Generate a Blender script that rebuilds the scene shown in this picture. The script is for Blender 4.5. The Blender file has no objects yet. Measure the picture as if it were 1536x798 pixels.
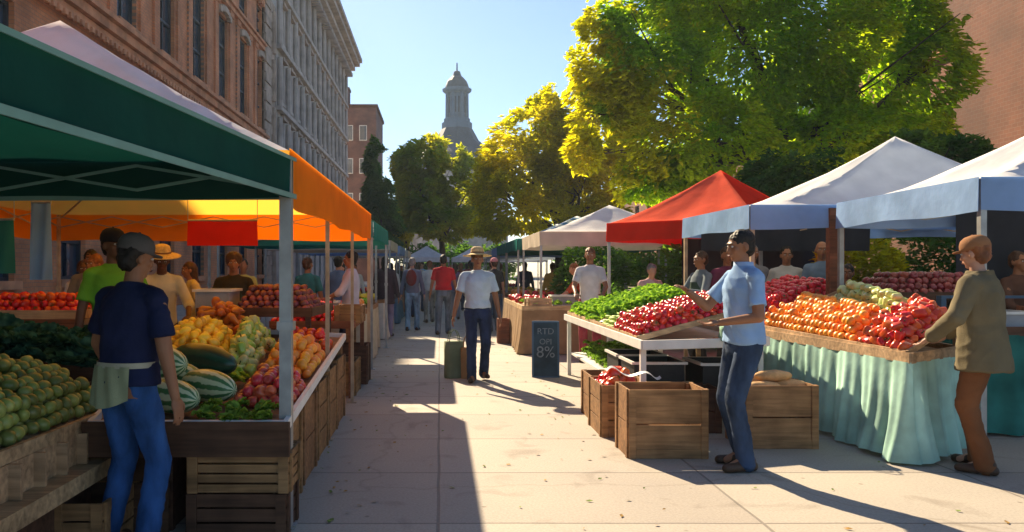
import bpy, bmesh, math, random
from mathutils import Vector, Matrix, noise, Euler
R = math.radians
rnd = random.Random(11)
sc = bpy.context.scene
COL = sc.collection
V = Vector

# ------------------------------------------------------------------ materials
def new_mat(name):
    m = bpy.data.materials.new(name); m.use_nodes = True
    nt = m.node_tree
    return m, nt, nt.nodes['Principled BSDF'], nt.nodes['Material Output']

def coords(nt, space='Object', scale=(1, 1, 1), swizzle=None):
    tc = nt.nodes.new('ShaderNodeTexCoord')
    mp = nt.nodes.new('ShaderNodeMapping'); mp.inputs['Scale'].default_value = scale
    if swizzle:
        sp = nt.nodes.new('ShaderNodeSeparateXYZ'); cb = nt.nodes.new('ShaderNodeCombineXYZ')
        nt.links.new(tc.outputs[space], sp.inputs[0])
        for i, a in enumerate(swizzle):
            nt.links.new(sp.outputs[a], cb.inputs[i])
        nt.links.new(cb.outputs[0], mp.inputs[0])
    else:
        nt.links.new(tc.outputs[space], mp.inputs[0])
    return mp.outputs[0]

def noise_ramp(nt, vec, scale, c1, c2, detail=4, lo=.35, hi=.65, dist=0):
    n = nt.nodes.new('ShaderNodeTexNoise'); n.inputs['Scale'].default_value = scale
    n.inputs['Detail'].default_value = detail; n.inputs['Distortion'].default_value = dist
    nt.links.new(vec, n.inputs['Vector'])
    r = nt.nodes.new('ShaderNodeValToRGB')
    r.color_ramp.elements[0].position = lo; r.color_ramp.elements[1].position = hi
    r.color_ramp.elements[0].color = (*c1, 1); r.color_ramp.elements[1].color = (*c2, 1)
    nt.links.new(n.outputs['Fac'], r.inputs[0])
    return r.outputs[0], n.outputs['Fac']

def bump(nt, b, fac, strength=.3, dist=.01):
    bp = nt.nodes.new('ShaderNodeBump'); bp.inputs['Strength'].default_value = strength
    bp.inputs['Distance'].default_value = dist
    nt.links.new(fac, bp.inputs['Height']); nt.links.new(bp.outputs[0], b.inputs['Normal'])

def vary_by_object(nt, col, amt=.25, hue=.02):
    oi = nt.nodes.new('ShaderNodeObjectInfo')
    hs = nt.nodes.new('ShaderNodeHueSaturation')
    mr = nt.nodes.new('ShaderNodeMapRange'); mr.inputs['To Min'].default_value = 1 - amt; mr.inputs['To Max'].default_value = 1 + amt
    nt.links.new(oi.outputs['Random'], mr.inputs[0]); nt.links.new(mr.outputs[0], hs.inputs['Value'])
    m2 = nt.nodes.new('ShaderNodeMath'); m2.operation = 'MULTIPLY'; m2.inputs[1].default_value = 7.13
    m3 = nt.nodes.new('ShaderNodeMath'); m3.operation = 'FRACT'
    m4 = nt.nodes.new('ShaderNodeMapRange'); m4.inputs['To Min'].default_value = .5 - hue; m4.inputs['To Max'].default_value = .5 + hue
    nt.links.new(oi.outputs['Random'], m2.inputs[0]); nt.links.new(m2.outputs[0], m3.inputs[0]); nt.links.new(m3.outputs[0], m4.inputs[0])
    nt.links.new(m4.outputs[0], hs.inputs['Hue'])
    nt.links.new(col, hs.inputs['Color'])
    return hs.outputs[0]

def mat(name, c, rough=.7, var=.25, scale=6, bmp=.15, bscale=None, spec=.3, stretch=(1, 1, 1), metal=0, objvar=0, hue=.0, coat=0):
    m, nt, b, out = new_mat(name)
    vec = coords(nt, scale=stretch)
    c1 = tuple(x * (1 - var) for x in c); c2 = tuple(min(1, x * (1 + var)) for x in c)
    col, fac = noise_ramp(nt, vec, scale, c1, c2)
    if objvar: col = vary_by_object(nt, col, objvar, hue)
    nt.links.new(col, b.inputs['Base Color'])
    b.inputs['Roughness'].default_value = rough; b.inputs['Metallic'].default_value = metal
    b.inputs['Specular IOR Level'].default_value = spec
    if coat: b.inputs['Coat Weight'].default_value = coat
    if bmp:
        n = nt.nodes.new('ShaderNodeTexNoise'); n.inputs['Scale'].default_value = bscale or scale * 6
        n.inputs['Detail'].default_value = 5
        nt.links.new(vec, n.inputs['Vector']); bump(nt, b, n.outputs['Fac'], bmp)
    return m

def fabric(name, c, trans=.35, inner=None, inner_trans=None, var=.12, tcol=None):
    """two-sided tent cloth: outside colour c, optional other colour inside; light seeps through."""
    m, nt, b, out = new_mat(name); nt.nodes.remove(b)
    vec = coords(nt)
    n = nt.nodes.new('ShaderNodeTexNoise'); n.inputs['Scale'].default_value = 2.5; n.inputs['Detail'].default_value = 5
    nt.links.new(vec, n.inputs['Vector'])
    bp = nt.nodes.new('ShaderNodeBump'); bp.inputs['Strength'].default_value = .5; bp.inputs['Distance'].default_value = .04
    nt.links.new(n.outputs['Fac'], bp.inputs['Height'])
    def sh(c, t, tc):
        col, _ = noise_ramp(nt, vec, 3, tuple(x * (1 - var) for x in c), tuple(min(1, x * (1 + var)) for x in c))
        d = nt.nodes.new('ShaderNodeBsdfDiffuse'); tr = nt.nodes.new('ShaderNodeBsdfTranslucent')
        nt.links.new(col, d.inputs[0]); tr.inputs[0].default_value = (*tc, 1)
        nt.links.new(bp.outputs[0], d.inputs['Normal'])
        mx = nt.nodes.new('ShaderNodeMixShader'); mx.inputs[0].default_value = t
        nt.links.new(d.outputs[0], mx.inputs[1]); nt.links.new(tr.outputs[0], mx.inputs[2])
        return mx.outputs[0]
    s1 = sh(c, trans, tcol or c)
    if inner:
        s2 = sh(inner, inner_trans or trans, tcol or inner)
        g = nt.nodes.new('ShaderNodeNewGeometry'); mx = nt.nodes.new('ShaderNodeMixShader')
        nt.links.new(g.outputs['Backfacing'], mx.inputs[0]); nt.links.new(s1, mx.inputs[1]); nt.links.new(s2, mx.inputs[2])
        s1 = mx.outputs[0]
    nt.links.new(s1, out.inputs[0])
    return m

def leafmat(name, ca, cb, trans=.5, tc=None, scale=.5):
    m, nt, b, out = new_mat(name); nt.nodes.remove(b)
    vec = coords(nt)
    col, _ = noise_ramp(nt, vec, scale, ca, cb, detail=3, lo=.38, hi=.62)
    n = nt.nodes.new('ShaderNodeTexNoise'); n.inputs['Scale'].default_value = 14
    nt.links.new(vec, n.inputs['Vector'])
    hs = nt.nodes.new('ShaderNodeHueSaturation'); mr = nt.nodes.new('ShaderNodeMapRange')
    mr.inputs['From Min'].default_value = .3; mr.inputs['From Max'].default_value = .7
    mr.inputs['To Min'].default_value = .6; mr.inputs['To Max'].default_value = 1.4
    nt.links.new(n.outputs['Fac'], mr.inputs[0]); nt.links.new(mr.outputs[0], hs.inputs['Value']); nt.links.new(col, hs.inputs['Color'])
    d = nt.nodes.new('ShaderNodeBsdfDiffuse'); tr = nt.nodes.new('ShaderNodeBsdfTranslucent')
    nt.links.new(hs.outputs[0], d.inputs[0])
    h2 = nt.nodes.new('ShaderNodeMixRGB'); h2.blend_type = 'MULTIPLY'; h2.inputs[0].default_value = 1
    h2.inputs[2].default_value = (*(tc or (2.6, 2.3, .7)), 1)
    nt.links.new(hs.outputs[0], h2.inputs[1]); nt.links.new(h2.outputs[0], tr.inputs[0])
    mx = nt.nodes.new('ShaderNodeMixShader'); mx.inputs[0].default_value = trans
    nt.links.new(d.outputs[0], mx.inputs[1]); nt.links.new(tr.outputs[0], mx.inputs[2])
    nt.links.new(mx.outputs[0], out.inputs[0])
    return m

def brickmat(name, c1, c2, mortar, swz, scale=3.2, rough=.85):
    m, nt, b, out = new_mat(name)
    vec = coords(nt, swizzle=swz)
    br = nt.nodes.new('ShaderNodeTexBrick'); br.inputs['Scale'].default_value = scale
    br.inputs['Color1'].default_value = (*c1, 1); br.inputs['Color2'].default_value = (*c2, 1); br.inputs['Mortar'].default_value = (*mortar, 1)
    br.inputs['Mortar Size'].default_value = .012
    nt.links.new(vec, br.inputs['Vector'])
    col, f = noise_ramp(nt, vec, .6, (.62, .62, .62), (1.15, 1.1, 1.05), detail=6)
    mx = nt.nodes.new('ShaderNodeMixRGB'); mx.blend_type = 'MULTIPLY'; mx.inputs[0].default_value = 1
    nt.links.new(br.outputs['Color'], mx.inputs[1]); nt.links.new(col, mx.inputs[2]); nt.links.new(mx.outputs[0], b.inputs['Base Color'])
    b.inputs['Roughness'].default_value = rough
    bump(nt, b, br.outputs['Fac'], .4, -.01)
    return m

def pavemat():
    m, nt, b, out = new_mat('paving_concrete')
    vec = coords(nt)
    br = nt.nodes.new('ShaderNodeTexBrick'); br.offset = 0.0; br.inputs['Scale'].default_value = 1
    br.inputs['Brick Width'].default_value = 1.9; br.inputs['Row Height'].default_value = 1.17
    br.inputs['Mortar Size'].default_value = .012; br.inputs['Mortar Smooth'].default_value = .4
    br.inputs['Color1'].default_value = (.41, .365, .305, 1); br.inputs['Color2'].default_value = (.36, .315, .265, 1)
    br.inputs['Mortar'].default_value = (.22, .19, .16, 1)
    # slight wobble of joints
    n0 = nt.nodes.new('ShaderNodeTexNoise'); n0.inputs['Scale'].default_value = 1.4
    nt.links.new(vec, n0.inputs['Vector'])
    va = nt.nodes.new('ShaderNodeVectorMath'); va.operation = 'MULTIPLY_ADD'
    va.inputs[1].default_value = (.02, .02, 0); nt.links.new(n0.outputs['Color'], va.inputs[0]); nt.links.new(vec, va.inputs[2])
    nt.links.new(va.outputs[0], br.inputs['Vector'])
    col, f = noise_ramp(nt, vec, .55, (.86, .86, .88), (1.06, 1.05, 1.02), detail=8, lo=.3, hi=.7)
    col2, f2 = noise_ramp(nt, vec, 60, (.9, .9, .9), (1.07, 1.07, 1.07), detail=2)
    col3, f3 = noise_ramp(nt, vec, 2.3, (.72, .7, .68), (1, 1, 1), detail=10, lo=.28, hi=.42, dist=.6)
    vo = nt.nodes.new('ShaderNodeTexVoronoi'); vo.feature = 'DISTANCE_TO_EDGE'; vo.inputs['Scale'].default_value = .3
    nw = nt.nodes.new('ShaderNodeTexNoise'); nw.inputs['Scale'].default_value = 2.2; nw.inputs['Detail'].default_value = 8; nt.links.new(vec, nw.inputs['Vector'])
    vw = nt.nodes.new('ShaderNodeVectorMath'); vw.operation = 'MULTIPLY_ADD'; vw.inputs[1].default_value = (.5, .5, 0)
    nt.links.new(nw.outputs['Color'], vw.inputs[0]); nt.links.new(vec, vw.inputs[2]); nt.links.new(vw.outputs[0], vo.inputs['Vector'])
    cr = nt.nodes.new('ShaderNodeValToRGB'); cr.color_ramp.elements[0].position = 0; cr.color_ramp.elements[1].position = .006
    cr.color_ramp.elements[0].color = (.84, .83, .81, 1); cr.color_ramp.elements[1].color = (1, 1, 1, 1); nt.links.new(vo.outputs['Distance'], cr.inputs[0])
    gum = nt.nodes.new('ShaderNodeTexVoronoi'); gum.inputs['Scale'].default_value = 3.1; nt.links.new(vec, gum.inputs['Vector'])
    gr = nt.nodes.new('ShaderNodeValToRGB'); gr.color_ramp.elements[0].position = .035; gr.color_ramp.elements[1].position = .06
    gr.color_ramp.elements[0].color = (.6, .58, .56, 1); gr.color_ramp.elements[1].color = (1, 1, 1, 1); nt.links.new(gum.outputs['Distance'], gr.inputs[0])
    last = br.outputs['Color']
    for c in (col, col2, col3, cr.outputs[0], gr.outputs[0]):
        mx = nt.nodes.new('ShaderNodeMixRGB'); mx.blend_type = 'MULTIPLY'; mx.inputs[0].default_value = 1
        nt.links.new(last, mx.inputs[1]); nt.links.new(c, mx.inputs[2]); last = mx.outputs[0]
    nt.links.new(last, b.inputs['Base Color']); b.inputs['Roughness'].default_value = .8
    ad = nt.nodes.new('ShaderNodeMath'); ad.operation = 'MULTIPLY_ADD'; ad.inputs[1].default_value = .12
    iv = nt.nodes.new('ShaderNodeMath'); iv.operation = 'SUBTRACT'; iv.inputs[0].default_value = 1
    nt.links.new(br.outputs['Fac'], iv.inputs[1])
    nt.links.new(f2, ad.inputs[0]); nt.links.new(iv.outputs[0], ad.inputs[2])
    bump(nt, b, ad.outputs[0], .5, .008)
    return m

def woodmat(name, c, var=.35, stretch=(2, 30, 30), rough=.75, objvar=.15):
    m, nt, b, out = new_mat(name)
    vec = coords(nt, scale=stretch)
    col, f = noise_ramp(nt, vec, 1.0, tuple(x * (1 - var) for x in c), tuple(x * (1 + var) for x in c), detail=8, lo=.3, hi=.7, dist=.4)
    vec2 = coords(nt)
    c2, f2 = noise_ramp(nt, vec2, 5, (.72, .7, .68), (1.1, 1.1, 1.1), detail=5)
    mx = nt.nodes.new('ShaderNodeMixRGB'); mx.blend_type = 'MULTIPLY'; mx.inputs[0].default_value = 1
    nt.links.new(col, mx.inputs[1]); nt.links.new(c2, mx.inputs[2])
    o = vary_by_object(nt, mx.outputs[0], objvar, .006)
    nt.links.new(o, b.inputs['Base Color']); b.inputs['Roughness'].default_value = rough
    b.inputs['Specular IOR Level'].default_value = .25
    bump(nt, b, f, .3, .004)
    return m

def stripemat(name, c1, c2, axis, freq, rough=.35, dist=2.0):
    m, nt, b, out = new_mat(name)
    vec = coords(nt)
    # stripes around the long axis by angle
    sp = nt.nodes.new('ShaderNodeSeparateXYZ'); nt.links.new(vec, sp.inputs[0])
    at = nt.nodes.new('ShaderNodeMath'); at.operation = 'ARCTAN2'
    nt.links.new(sp.outputs[1], at.inputs[0]); nt.links.new(sp.outputs[2], at.inputs[1])
    n = nt.nodes.new('ShaderNodeTexNoise'); n.inputs['Scale'].default_value = 28; nt.links.new(vec, n.inputs['Vector'])
    a = nt.nodes.new('ShaderNodeMath'); a.operation = 'MULTIPLY_ADD'; a.inputs[1].default_value = freq
    nm = nt.nodes.new('ShaderNodeMath'); nm.operation = 'MULTIPLY'; nm.inputs[1].default_value = dist
    nt.links.new(n.outputs['Fac'], nm.inputs[0]); nt.links.new(at.outputs[0], a.inputs[0]); nt.links.new(nm.outputs[0], a.inputs[2])
    s = nt.nodes.new('ShaderNodeMath'); s.operation = 'SINE'; nt.links.new(a.outputs[0], s.inputs[0])
    r = nt.nodes.new('ShaderNodeValToRGB'); r.color_ramp.elements[0].position = .35; r.color_ramp.elements[1].position = .6
    r.color_ramp.elements[0].color = (*c1, 1); r.color_ramp.elements[1].color = (*c2, 1)
    mr = nt.nodes.new('ShaderNodeMapRange'); mr.inputs['From Min'].default_value = -1; nt.links.new(s.outputs[0], mr.inputs[0])
    nt.links.new(mr.outputs[0], r.inputs[0]); nt.links.new(r.outputs[0], b.inputs['Base Color'])
    b.inputs['Roughness'].default_value = rough
    return m

M = {}
M['pave'] = pavemat()
M['ground'] = mat('outer_ground', (.2, .17, .14), .9, .3, 1.2)
M['steel'] = mat('tent_steel', (.33, .34, .34), .45, .15, 8, .05, metal=.5)
M['brass_pole'] = mat('tan_pole', (.4, .3, .2), .5, .2, 8, .05)
M['wood'] = woodmat('crate_wood', (.31, .165, .07))
M['wood_pale'] = woodmat('pale_wood', (.46, .31, .17))
M['wood_dark'] = woodmat('dark_wood', (.105, .05, .028))
M['wood_red'] = woodmat('red_wood', (.24, .09, .045))
M['carton'] = mat('cardboard', (.36, .22, .11), .9, .12, 5)
M['white'] = mat('white_paint', (.72, .71, .68), .5, .08, 5)
M['black'] = mat('black_plastic', (.018, .018, .02), .5, .2, 8)
M['greyplast'] = mat('grey_plastic', (.33, .34, .36), .5, .1, 6)
M['glass'] = mat('window_glass', (.05, .075, .11), .08, .4, .7, 0, spec=.9)
M['sash'] = mat('window_sash', (.04, .045, .055), .5, .2, 4)
M['stone'] = mat('carved_stone', (.42, .33, .26), .85, .22, 1.5, .5, 12)
M['greystone'] = mat('grey_stone', (.46, .41, .37), .85, .2, 1.2, .4, 12)
M['redstone'] = mat('red_sandstone', (.58, .27, .14), .85, .25, 1.5, .5, 10)
M['slate'] = mat('slate_roof', (.015, .034, .07), .6, .3, 3)
M['palestone'] = mat('cupola_paint', (.07, .13, .21), .7, .15, 1)
M['bark'] = mat('bark', (.07, .05, .035), .95, .4, 4, .8, 20, stretch=(3, 3, .6))
M['skinD'] = mat('skin_dark', (.14, .062, .033), .5, .12, 8, .05)
M['skinM'] = mat('skin_brown', (.3, .135, .07), .5, .12, 8, .05)
M['skinL'] = mat('skin_light', (.5, .27, .18), .5, .12, 8, .05)
M['hairB'] = mat('hair_black', (.012, .01, .009), .6, .4, 20, .6, 60, stretch=(1, 1, .3))
M['hairN'] = mat('hair_brown', (.06, .03, .017), .6, .4, 20, .6, 60, stretch=(1, 1, .3))
M['hairA'] = mat('hair_auburn', (.22, .08, .03), .6, .4, 20, .6, 60, stretch=(1, 1, .3))
M['hairG'] = mat('hair_grey', (.22, .21, .2), .6, .4, 20, .6, 60, stretch=(1, 1, .3))
M['straw'] = mat('straw', (.62, .44, .2), .85, .2, 30, .6, 90)
M['eyew'] = mat('eye_white', (.6, .58, .55), .3, .02, 5, 0)
M['lip'] = mat('lips', (.2, .06, .05), .5, .1, 8, 0)
M['leather'] = mat('brown_leather', (.055, .028, .016), .45, .3, 8, .3)
M['chalk'] = mat('chalk_white', (.2, .24, .28), .9, .2, 30, 0)
M['slateboard'] = mat('slate_blackboard', (.035, .065, .095), .8, .35, 4)
_cl = {}
def cloth(c, tex=60):
    k = tuple(round(x, 3) for x in c)
    if k not in _cl:
        _cl[k] = mat('cloth_weave', c, .9, .14, 5, .25, 120, spec=.15)
    return _cl[k]
def denim(c):
    k = ('d', *c)
    if k not in _cl:
        _cl[k] = mat('denim', c, .9, .4, 9, .4, 150, spec=.15, stretch=(1, 1, .4))
    return _cl[k]

# ------------------------------------------------------------------ mesh builder
class MB:
    def __init__(s): s.bm = bmesh.new(); s.mi = 0
    def _tag(s, n0):
        s.bm.faces.ensure_lookup_table()
        for f in s.bm.faces[n0:]: f.material_index = s.mi
    def box(s, c, size, rot=None, taper=1):
        n0 = len(s.bm.faces)
        hx, hy, hz = (x / 2 for x in size); c = V(c); vs = []
        for z in (-1, 1):
            for x, y in ((-1, -1), (1, -1), (1, 1), (-1, 1)):
                k = taper if z > 0 else 1
                p = V((x * hx * k, y * hy * k, z * hz))
                if rot is not None: p = rot @ p
                vs.append(s.bm.verts.new(c + p))
        for q in ((3, 2, 1, 0), (4, 5, 6, 7), (0, 1, 5, 4), (1, 2, 6, 5), (2, 3, 7, 6), (3, 0, 4, 7)):
            s.bm.faces.new([vs[i] for i in q])
        s._tag(n0); return s
    def bb(s, x0, x1, y0, y1, z0, z1):
        return s.box(((x0 + x1) / 2, (y0 + y1) / 2, (z0 + z1) / 2), (abs(x1 - x0), abs(y1 - y0), abs(z1 - z0)))
    def bar(s, p, q, w, h=None):
        p = V(p); q = V(q); d = q - p; h = h or w
        rot = d.to_track_quat('Z', 'Y').to_matrix()
        return s.box((p + q) / 2, (w, h, d.length), rot)
    def tube(s, p, q, r1, r2=None, seg=10, caps=True):
        return s.rings([(V(p), r1, r1), (V(q), r2 if r2 is not None else r1, r2 if r2 is not None else r1)], seg, (V(q) - V(p)))
    def rings(s, rs, seg=12, axis=None, cap=True):
        """rs: (center, rx, ry[, rot])"""
        n0 = len(s.bm.faces); L = []
        q = (axis.to_track_quat('Z', 'Y').to_matrix() if axis is not None else Matrix.Identity(3))
        for r in rs:
            c, rx, ry = r[:3]; m = r[3] if len(r) > 3 else q
            L.append([s.bm.verts.new(V(c) + m @ V((math.cos(2 * math.pi * i / seg) * rx, math.sin(2 * math.pi * i / seg) * ry, 0))) for i in range(seg)])
        for a, b in zip(L, L[1:]):
            for i in range(seg):
                s.bm.faces.new((a[i], a[(i + 1) % seg], b[(i + 1) % seg], b[i]))
        if cap:
            s.bm.faces.new(L[0][::-1]); s.bm.faces.new(L[-1])
        s._tag(n0); return s
    def lathe(s, prof, c=(0, 0, 0), seg=16):
        return s.rings([(V(c) + V((0, 0, z)), max(r, 1e-4), max(r, 1e-4)) for r, z in prof], seg)
    def cap(s, p, q, r1, r2, seg=12, flat=False):
        """tapered capsule"""
        p = V(p); q = V(q); d = q - p; L = max(d.length, 1e-5); u = d / L
        if flat: return s.rings([(p, r1, r1), (q, r2, r2)], seg, d)
        rs = []
        for k in (80, 50, 20): rs.append((p - u * r1 * math.sin(R(k)), r1 * math.cos(R(k)), r1 * math.cos(R(k))))
        rs += [(p, r1, r1), (q, r2, r2)]
        for k in (20, 50, 80): rs.append((q + u * r2 * math.sin(R(k)), r2 * math.cos(R(k)), r2 * math.cos(R(k))))
        return s.rings(rs, seg, d)
    def ell(s, c, r, rot=None, seg=14, n=8):
        m = rot if rot is not None else Matrix.Identity(3); c = V(c); rs = []
        for i in range(n + 1):
            a = -math.pi / 2 + math.pi * (i + .02 if i == 0 else (i - .02 if i == n else i)) / n
            rs.append((c + m @ V((0, 0, math.sin(a) * r[2])), math.cos(a) * r[0], math.cos(a) * r[1], m))
        return s.rings(rs, seg)
    def grid(s, f, nu, nv, closed=False):
        n0 = len(s.bm.faces)
        P = [[s.bm.verts.new(V(f(i / nu, j / nv))) for i in range(nu + 1)] for j in range(nv + 1)]
        for j in range(nv):
            for i in range(nu):
                s.bm.faces.new((P[j][i], P[j][i + 1], P[j + 1][i + 1], P[j + 1][i]))
        s._tag(n0); return s
    def poly(s, pts):
        n0 = len(s.bm.faces); s.bm.faces.new([s.bm.verts.new(V(p)) for p in pts]); s._tag(n0); return s
    def prism(s, pts, z0, z1):
        """pts: ground polygon ccw; z0, z1: number or list per point"""
        n = len(pts); a0 = z0 if isinstance(z0, (list, tuple)) else [z0] * n; a1 = z1 if isinstance(z1, (list, tuple)) else [z1] * n
        n0 = len(s.bm.faces)
        A = [s.bm.verts.new((p[0], p[1], z)) for p, z in zip(pts, a0)]; B = [s.bm.verts.new((p[0], p[1], z)) for p, z in zip(pts, a1)]
        s.bm.faces.new(A[::-1]); s.bm.faces.new(B)
        for i in range(n): s.bm.faces.new((A[i], A[(i + 1) % n], B[(i + 1) % n], B[i]))
        s._tag(n0); return s
    def mesh(s, name, mats, smooth=False, origin=None, rnorm=False):
        if origin is not None: bmesh.ops.translate(s.bm, verts=s.bm.verts, vec=-V(origin))
        if rnorm: bmesh.ops.recalc_face_normals(s.bm, faces=s.bm.faces)
        me = bpy.data.meshes.new(name); s.bm.to_mesh(me); s.bm.free()
        for m in (mats if isinstance(mats, (list, tuple)) else [mats]): me.materials.append(m)
        if smooth:
            for p in me.polygons: p.use_smooth = True
        return me
    def build(s, name, mats, parent=None, origin=None, smooth=False, loc=None, rnorm=False):
        if parent is not None and origin is None: origin = world_of(parent)
        me = s.mesh(name, mats, smooth, origin, rnorm)
        o = bpy.data.objects.new(name, me); COL.objects.link(o)
        if parent is not None: o.parent = parent
        elif origin is not None: o.location = V(origin)
        if loc is not None: o.location = loc
        return o

_W = {}
def world_of(o):
    p = V((0, 0, 0))
    while o is not None: p = p + o.location; o = o.parent
    return p

def tag(o, label=None, cat=None, group=None, kind=None):
    if label:
        n = len(label.split()); assert 4 <= n <= 16, label
        o['label'] = label
    if cat: o['category'] = cat
    if group: o['group'] = group
    if kind: o['kind'] = kind
    return o

def empty(name, loc, label=None, cat=None, group=None, rz=0):
    o = bpy.data.objects.new(name, None); COL.objects.link(o); o.location = loc; o.rotation_euler = (0, 0, rz)
    o.empty_display_size = .1
    return tag(o, label, cat, group)

def local(name, mb, mats, parent, smooth=False):
    return mb.build(name, mats, parent, origin=V((0, 0, 0)), smooth=smooth)

def copy_tree(o, parent=None):
    c = o.copy(); COL.objects.link(c); c.parent = parent
    for ch in KIDS.get(o.name, []):
        copy_tree(ch, c)
    return c
KIDS = {}

def place(me, name, loc, rot=(0, 0, 0), s=1.0, label=None, cat=None, group=None):
    o = bpy.data.objects.new(name, me); COL.objects.link(o)
    o.location = loc; o.rotation_euler = rot
    o.scale = (s, s, s) if not isinstance(s, (tuple, list)) else s
    return tag(o, label, cat, group)

# ------------------------------------------------------------------ camera maths (photo pixels -> world, camera looks down +Y)
F, CX, HY, HC = 1200., 660., 405., 1.48
def W(px, py, Y): return V(((px - CX) / F * Y, Y, HC - (py - HY) / F * Y))
cam = bpy.data.cameras.new('camera'); co = bpy.data.objects.new('camera', cam); COL.objects.link(co)
co.location = (0, 0, HC); co.rotation_euler = (R(90), 0, 0)
cam.sensor_width = 36; cam.lens = 36 * F / 1536; cam.shift_x = (768 - CX) / 1536; cam.shift_y = (HY - 399) / 1536
cam.clip_end = 2000; cam.clip_start = .05; sc.camera = co

# ------------------------------------------------------------------ light
EL, AZ = R(34), R(21)
sun_dir = V((-math.sin(AZ) * math.cos(EL), math.cos(AZ) * math.cos(EL), math.sin(EL)))
w = bpy.data.worlds.new('World'); sc.world = w; w.use_nodes = True
nt = w.node_tree; bg = nt.nodes['Background']
sky = nt.nodes.new('ShaderNodeTexSky'); sky.sky_type = 'NISHITA'; sky.sun_disc = False
sky.sun_elevation = EL; sky.sun_rotation = -AZ; sky.air_density = 1.0; sky.dust_density = .3; sky.ozone_density = 4.2
nt.links.new(sky.outputs[0], bg.inputs[0]); bg.inputs[1].default_value = .05
sl = bpy.data.lights.new('sun', 'SUN'); sl.energy = 4.2; sl.angle = R(.6); sl.color = (1, .81, .55)
so = bpy.data.objects.new('sun', sl); COL.objects.link(so)
so.rotation_euler = sun_dir.to_track_quat('Z', 'Y').to_euler()
sc.view_settings.view_transform = 'Standard'; sc.view_settings.look = 'None'; sc.view_settings.exposure = 1.64; sc.view_settings.gamma = 1
sc.cycles.max_bounces = 10; sc.cycles.diffuse_bounces = 7; sc.cycles.transmission_bounces = 6; sc.cycles.volume_bounces = 0
sc.cycles.use_denoising = True
sc.cycles.sample_clamp_indirect = 8

# ------------------------------------------------------------------ ground
def hg(x, y): return 0
g = MB().grid(lambda u, v: (-500 + 1000 * u, -60 + 1060 * v, -.004), 10, 10).build('ground', M['ground']); tag(g, kind='structure')
g = MB().grid(lambda u, v: (-11.2 + 27 * u, -6 + 130 * v, 0), 27, 60).build('paving', M['pave']); tag(g, kind='structure')

# ------------------------------------------------------------------ buildings
M['brickL'] = brickmat('orange_brick', (.68, .29, .13), (.6, .23, .1), (.3, .2, .14), (1, 2, 0), 2.2)
M['brickR'] = brickmat('brown_brick', (.2, .065, .033), (.16, .05, .026), (.2, .13, .09), (1, 2, 0), 2.2)
M['brickF'] = brickmat('far_brown_brick', (.2, .105, .085), (.16, .085, .07), (.2, .14, .11), (0, 2, 1), 1.5)

def street_facade(root, X, sgn, y0, y1, z0, z1, cols, ww, rows, wall_m, depth=.35, trim=None, mull=(2, 3), arch=False, thick=.6):
    """wall on plane X facing sgn (+1 -> +X) with real openings; cols: window centre y; rows: (z0, z1)"""
    mb = MB(); xb = X - sgn * thick
    ys = sorted(cols); edges = [y0]
    for c in ys: edges += [c - ww / 2, c + ww / 2]
    edges.append(y1)
    for i in range(0, len(edges), 2):
        mb.bb(xb, X, edges[i], edges[i + 1], z0, z1)
    for c in ys:
        zz = [z0] + [z for r in rows for z in r] + [z1]
        for i in range(0, len(zz), 2):
            if zz[i + 1] > zz[i]: mb.bb(xb, X - sgn * .002, c - ww / 2, c + ww / 2, zz[i], zz[i + 1])
    mb.build('wall', wall_m, root)
    for c in ys:
        for (a, b) in rows:
            f = MB(); xi = X - sgn * depth; t = .09
            f.bb(xi, xi + sgn * .1, c - ww / 2, c - ww / 2 + t, a, b); f.bb(xi, xi + sgn * .1, c + ww / 2 - t, c + ww / 2, a, b)
            f.bb(xi, xi + sgn * .1, c - ww / 2 + t, c + ww / 2 - t, a, a + t); f.bb(xi, xi + sgn * .1, c - ww / 2 + t, c + ww / 2 - t, b - t, b)
            nvt, nh = mull
            for k in range(1, nvt): yy = c - ww / 2 + ww * k / nvt; f.bb(xi, xi + sgn * .07, yy - .03, yy + .03, a + t, b - t)
            for k in range(1, nh): zz_ = a + (b - a) * k / nh; f.bb(xi, xi + sgn * .085, c - ww / 2 + t, c + ww / 2 - t, zz_ - .05, zz_ + .05)
            fo = f.build('window', M['sash'], root)
            MB().bb(xi - sgn * .03, xi - sgn * .001, c - ww / 2, c + ww / 2, a, b).build('pane', M['glass'], fo)
            if trim:
                s = MB(); s.bb(X + sgn * .002, X + sgn * .16, c - ww / 2 - .12, c + ww / 2 + .12, a - .22, a - .002); s.build('sill', trim, fo)

# orange brick building on the left
XL = -11.0; sgn = 1
b1 = empty('brick_building', (XL, 30, 0), 'orange red brick building with tall dark windows above the green tent', 'building')
cols = [11.5 + 4.15 * k for k in range(10)]
street_facade(b1, XL, 1, -4, 38.4, 0, 14.9, cols[:7], 1.75, [(1.2, 4.6), (5.8, 8.4), (10.1, 14.35)], M['brickL'], .25, M['redstone'], (2, 3))
street_facade(b1, XL, 1, 38.404, 49.4, 0, 18.3, cols[7:], 1.75, [(1.2, 4.6), (5.8, 8.4), (10.1, 14.35), (15.6, 17.5)], M['brickL'], .25, M['redstone'], (2, 3))
tr = MB()
for (z, h, d) in ((9.25, .3, .35), (8.98, .24, .2), (9.58, .16, .5), (15.0, .22, .22), (15.25, .14, .34)):
    tr.bb(XL + .002, XL + d, -4 if z < 14.9 else 38.4, 49.4, z, z + h - .004)
for k in range(150): tr.bb(XL + .2, XL + .32, -3.8 + k * .355, -3.62 + k * .355, 8.8, 8.97)
tr.build('string_course', M['redstone'], b1)
pl = MB()
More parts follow.
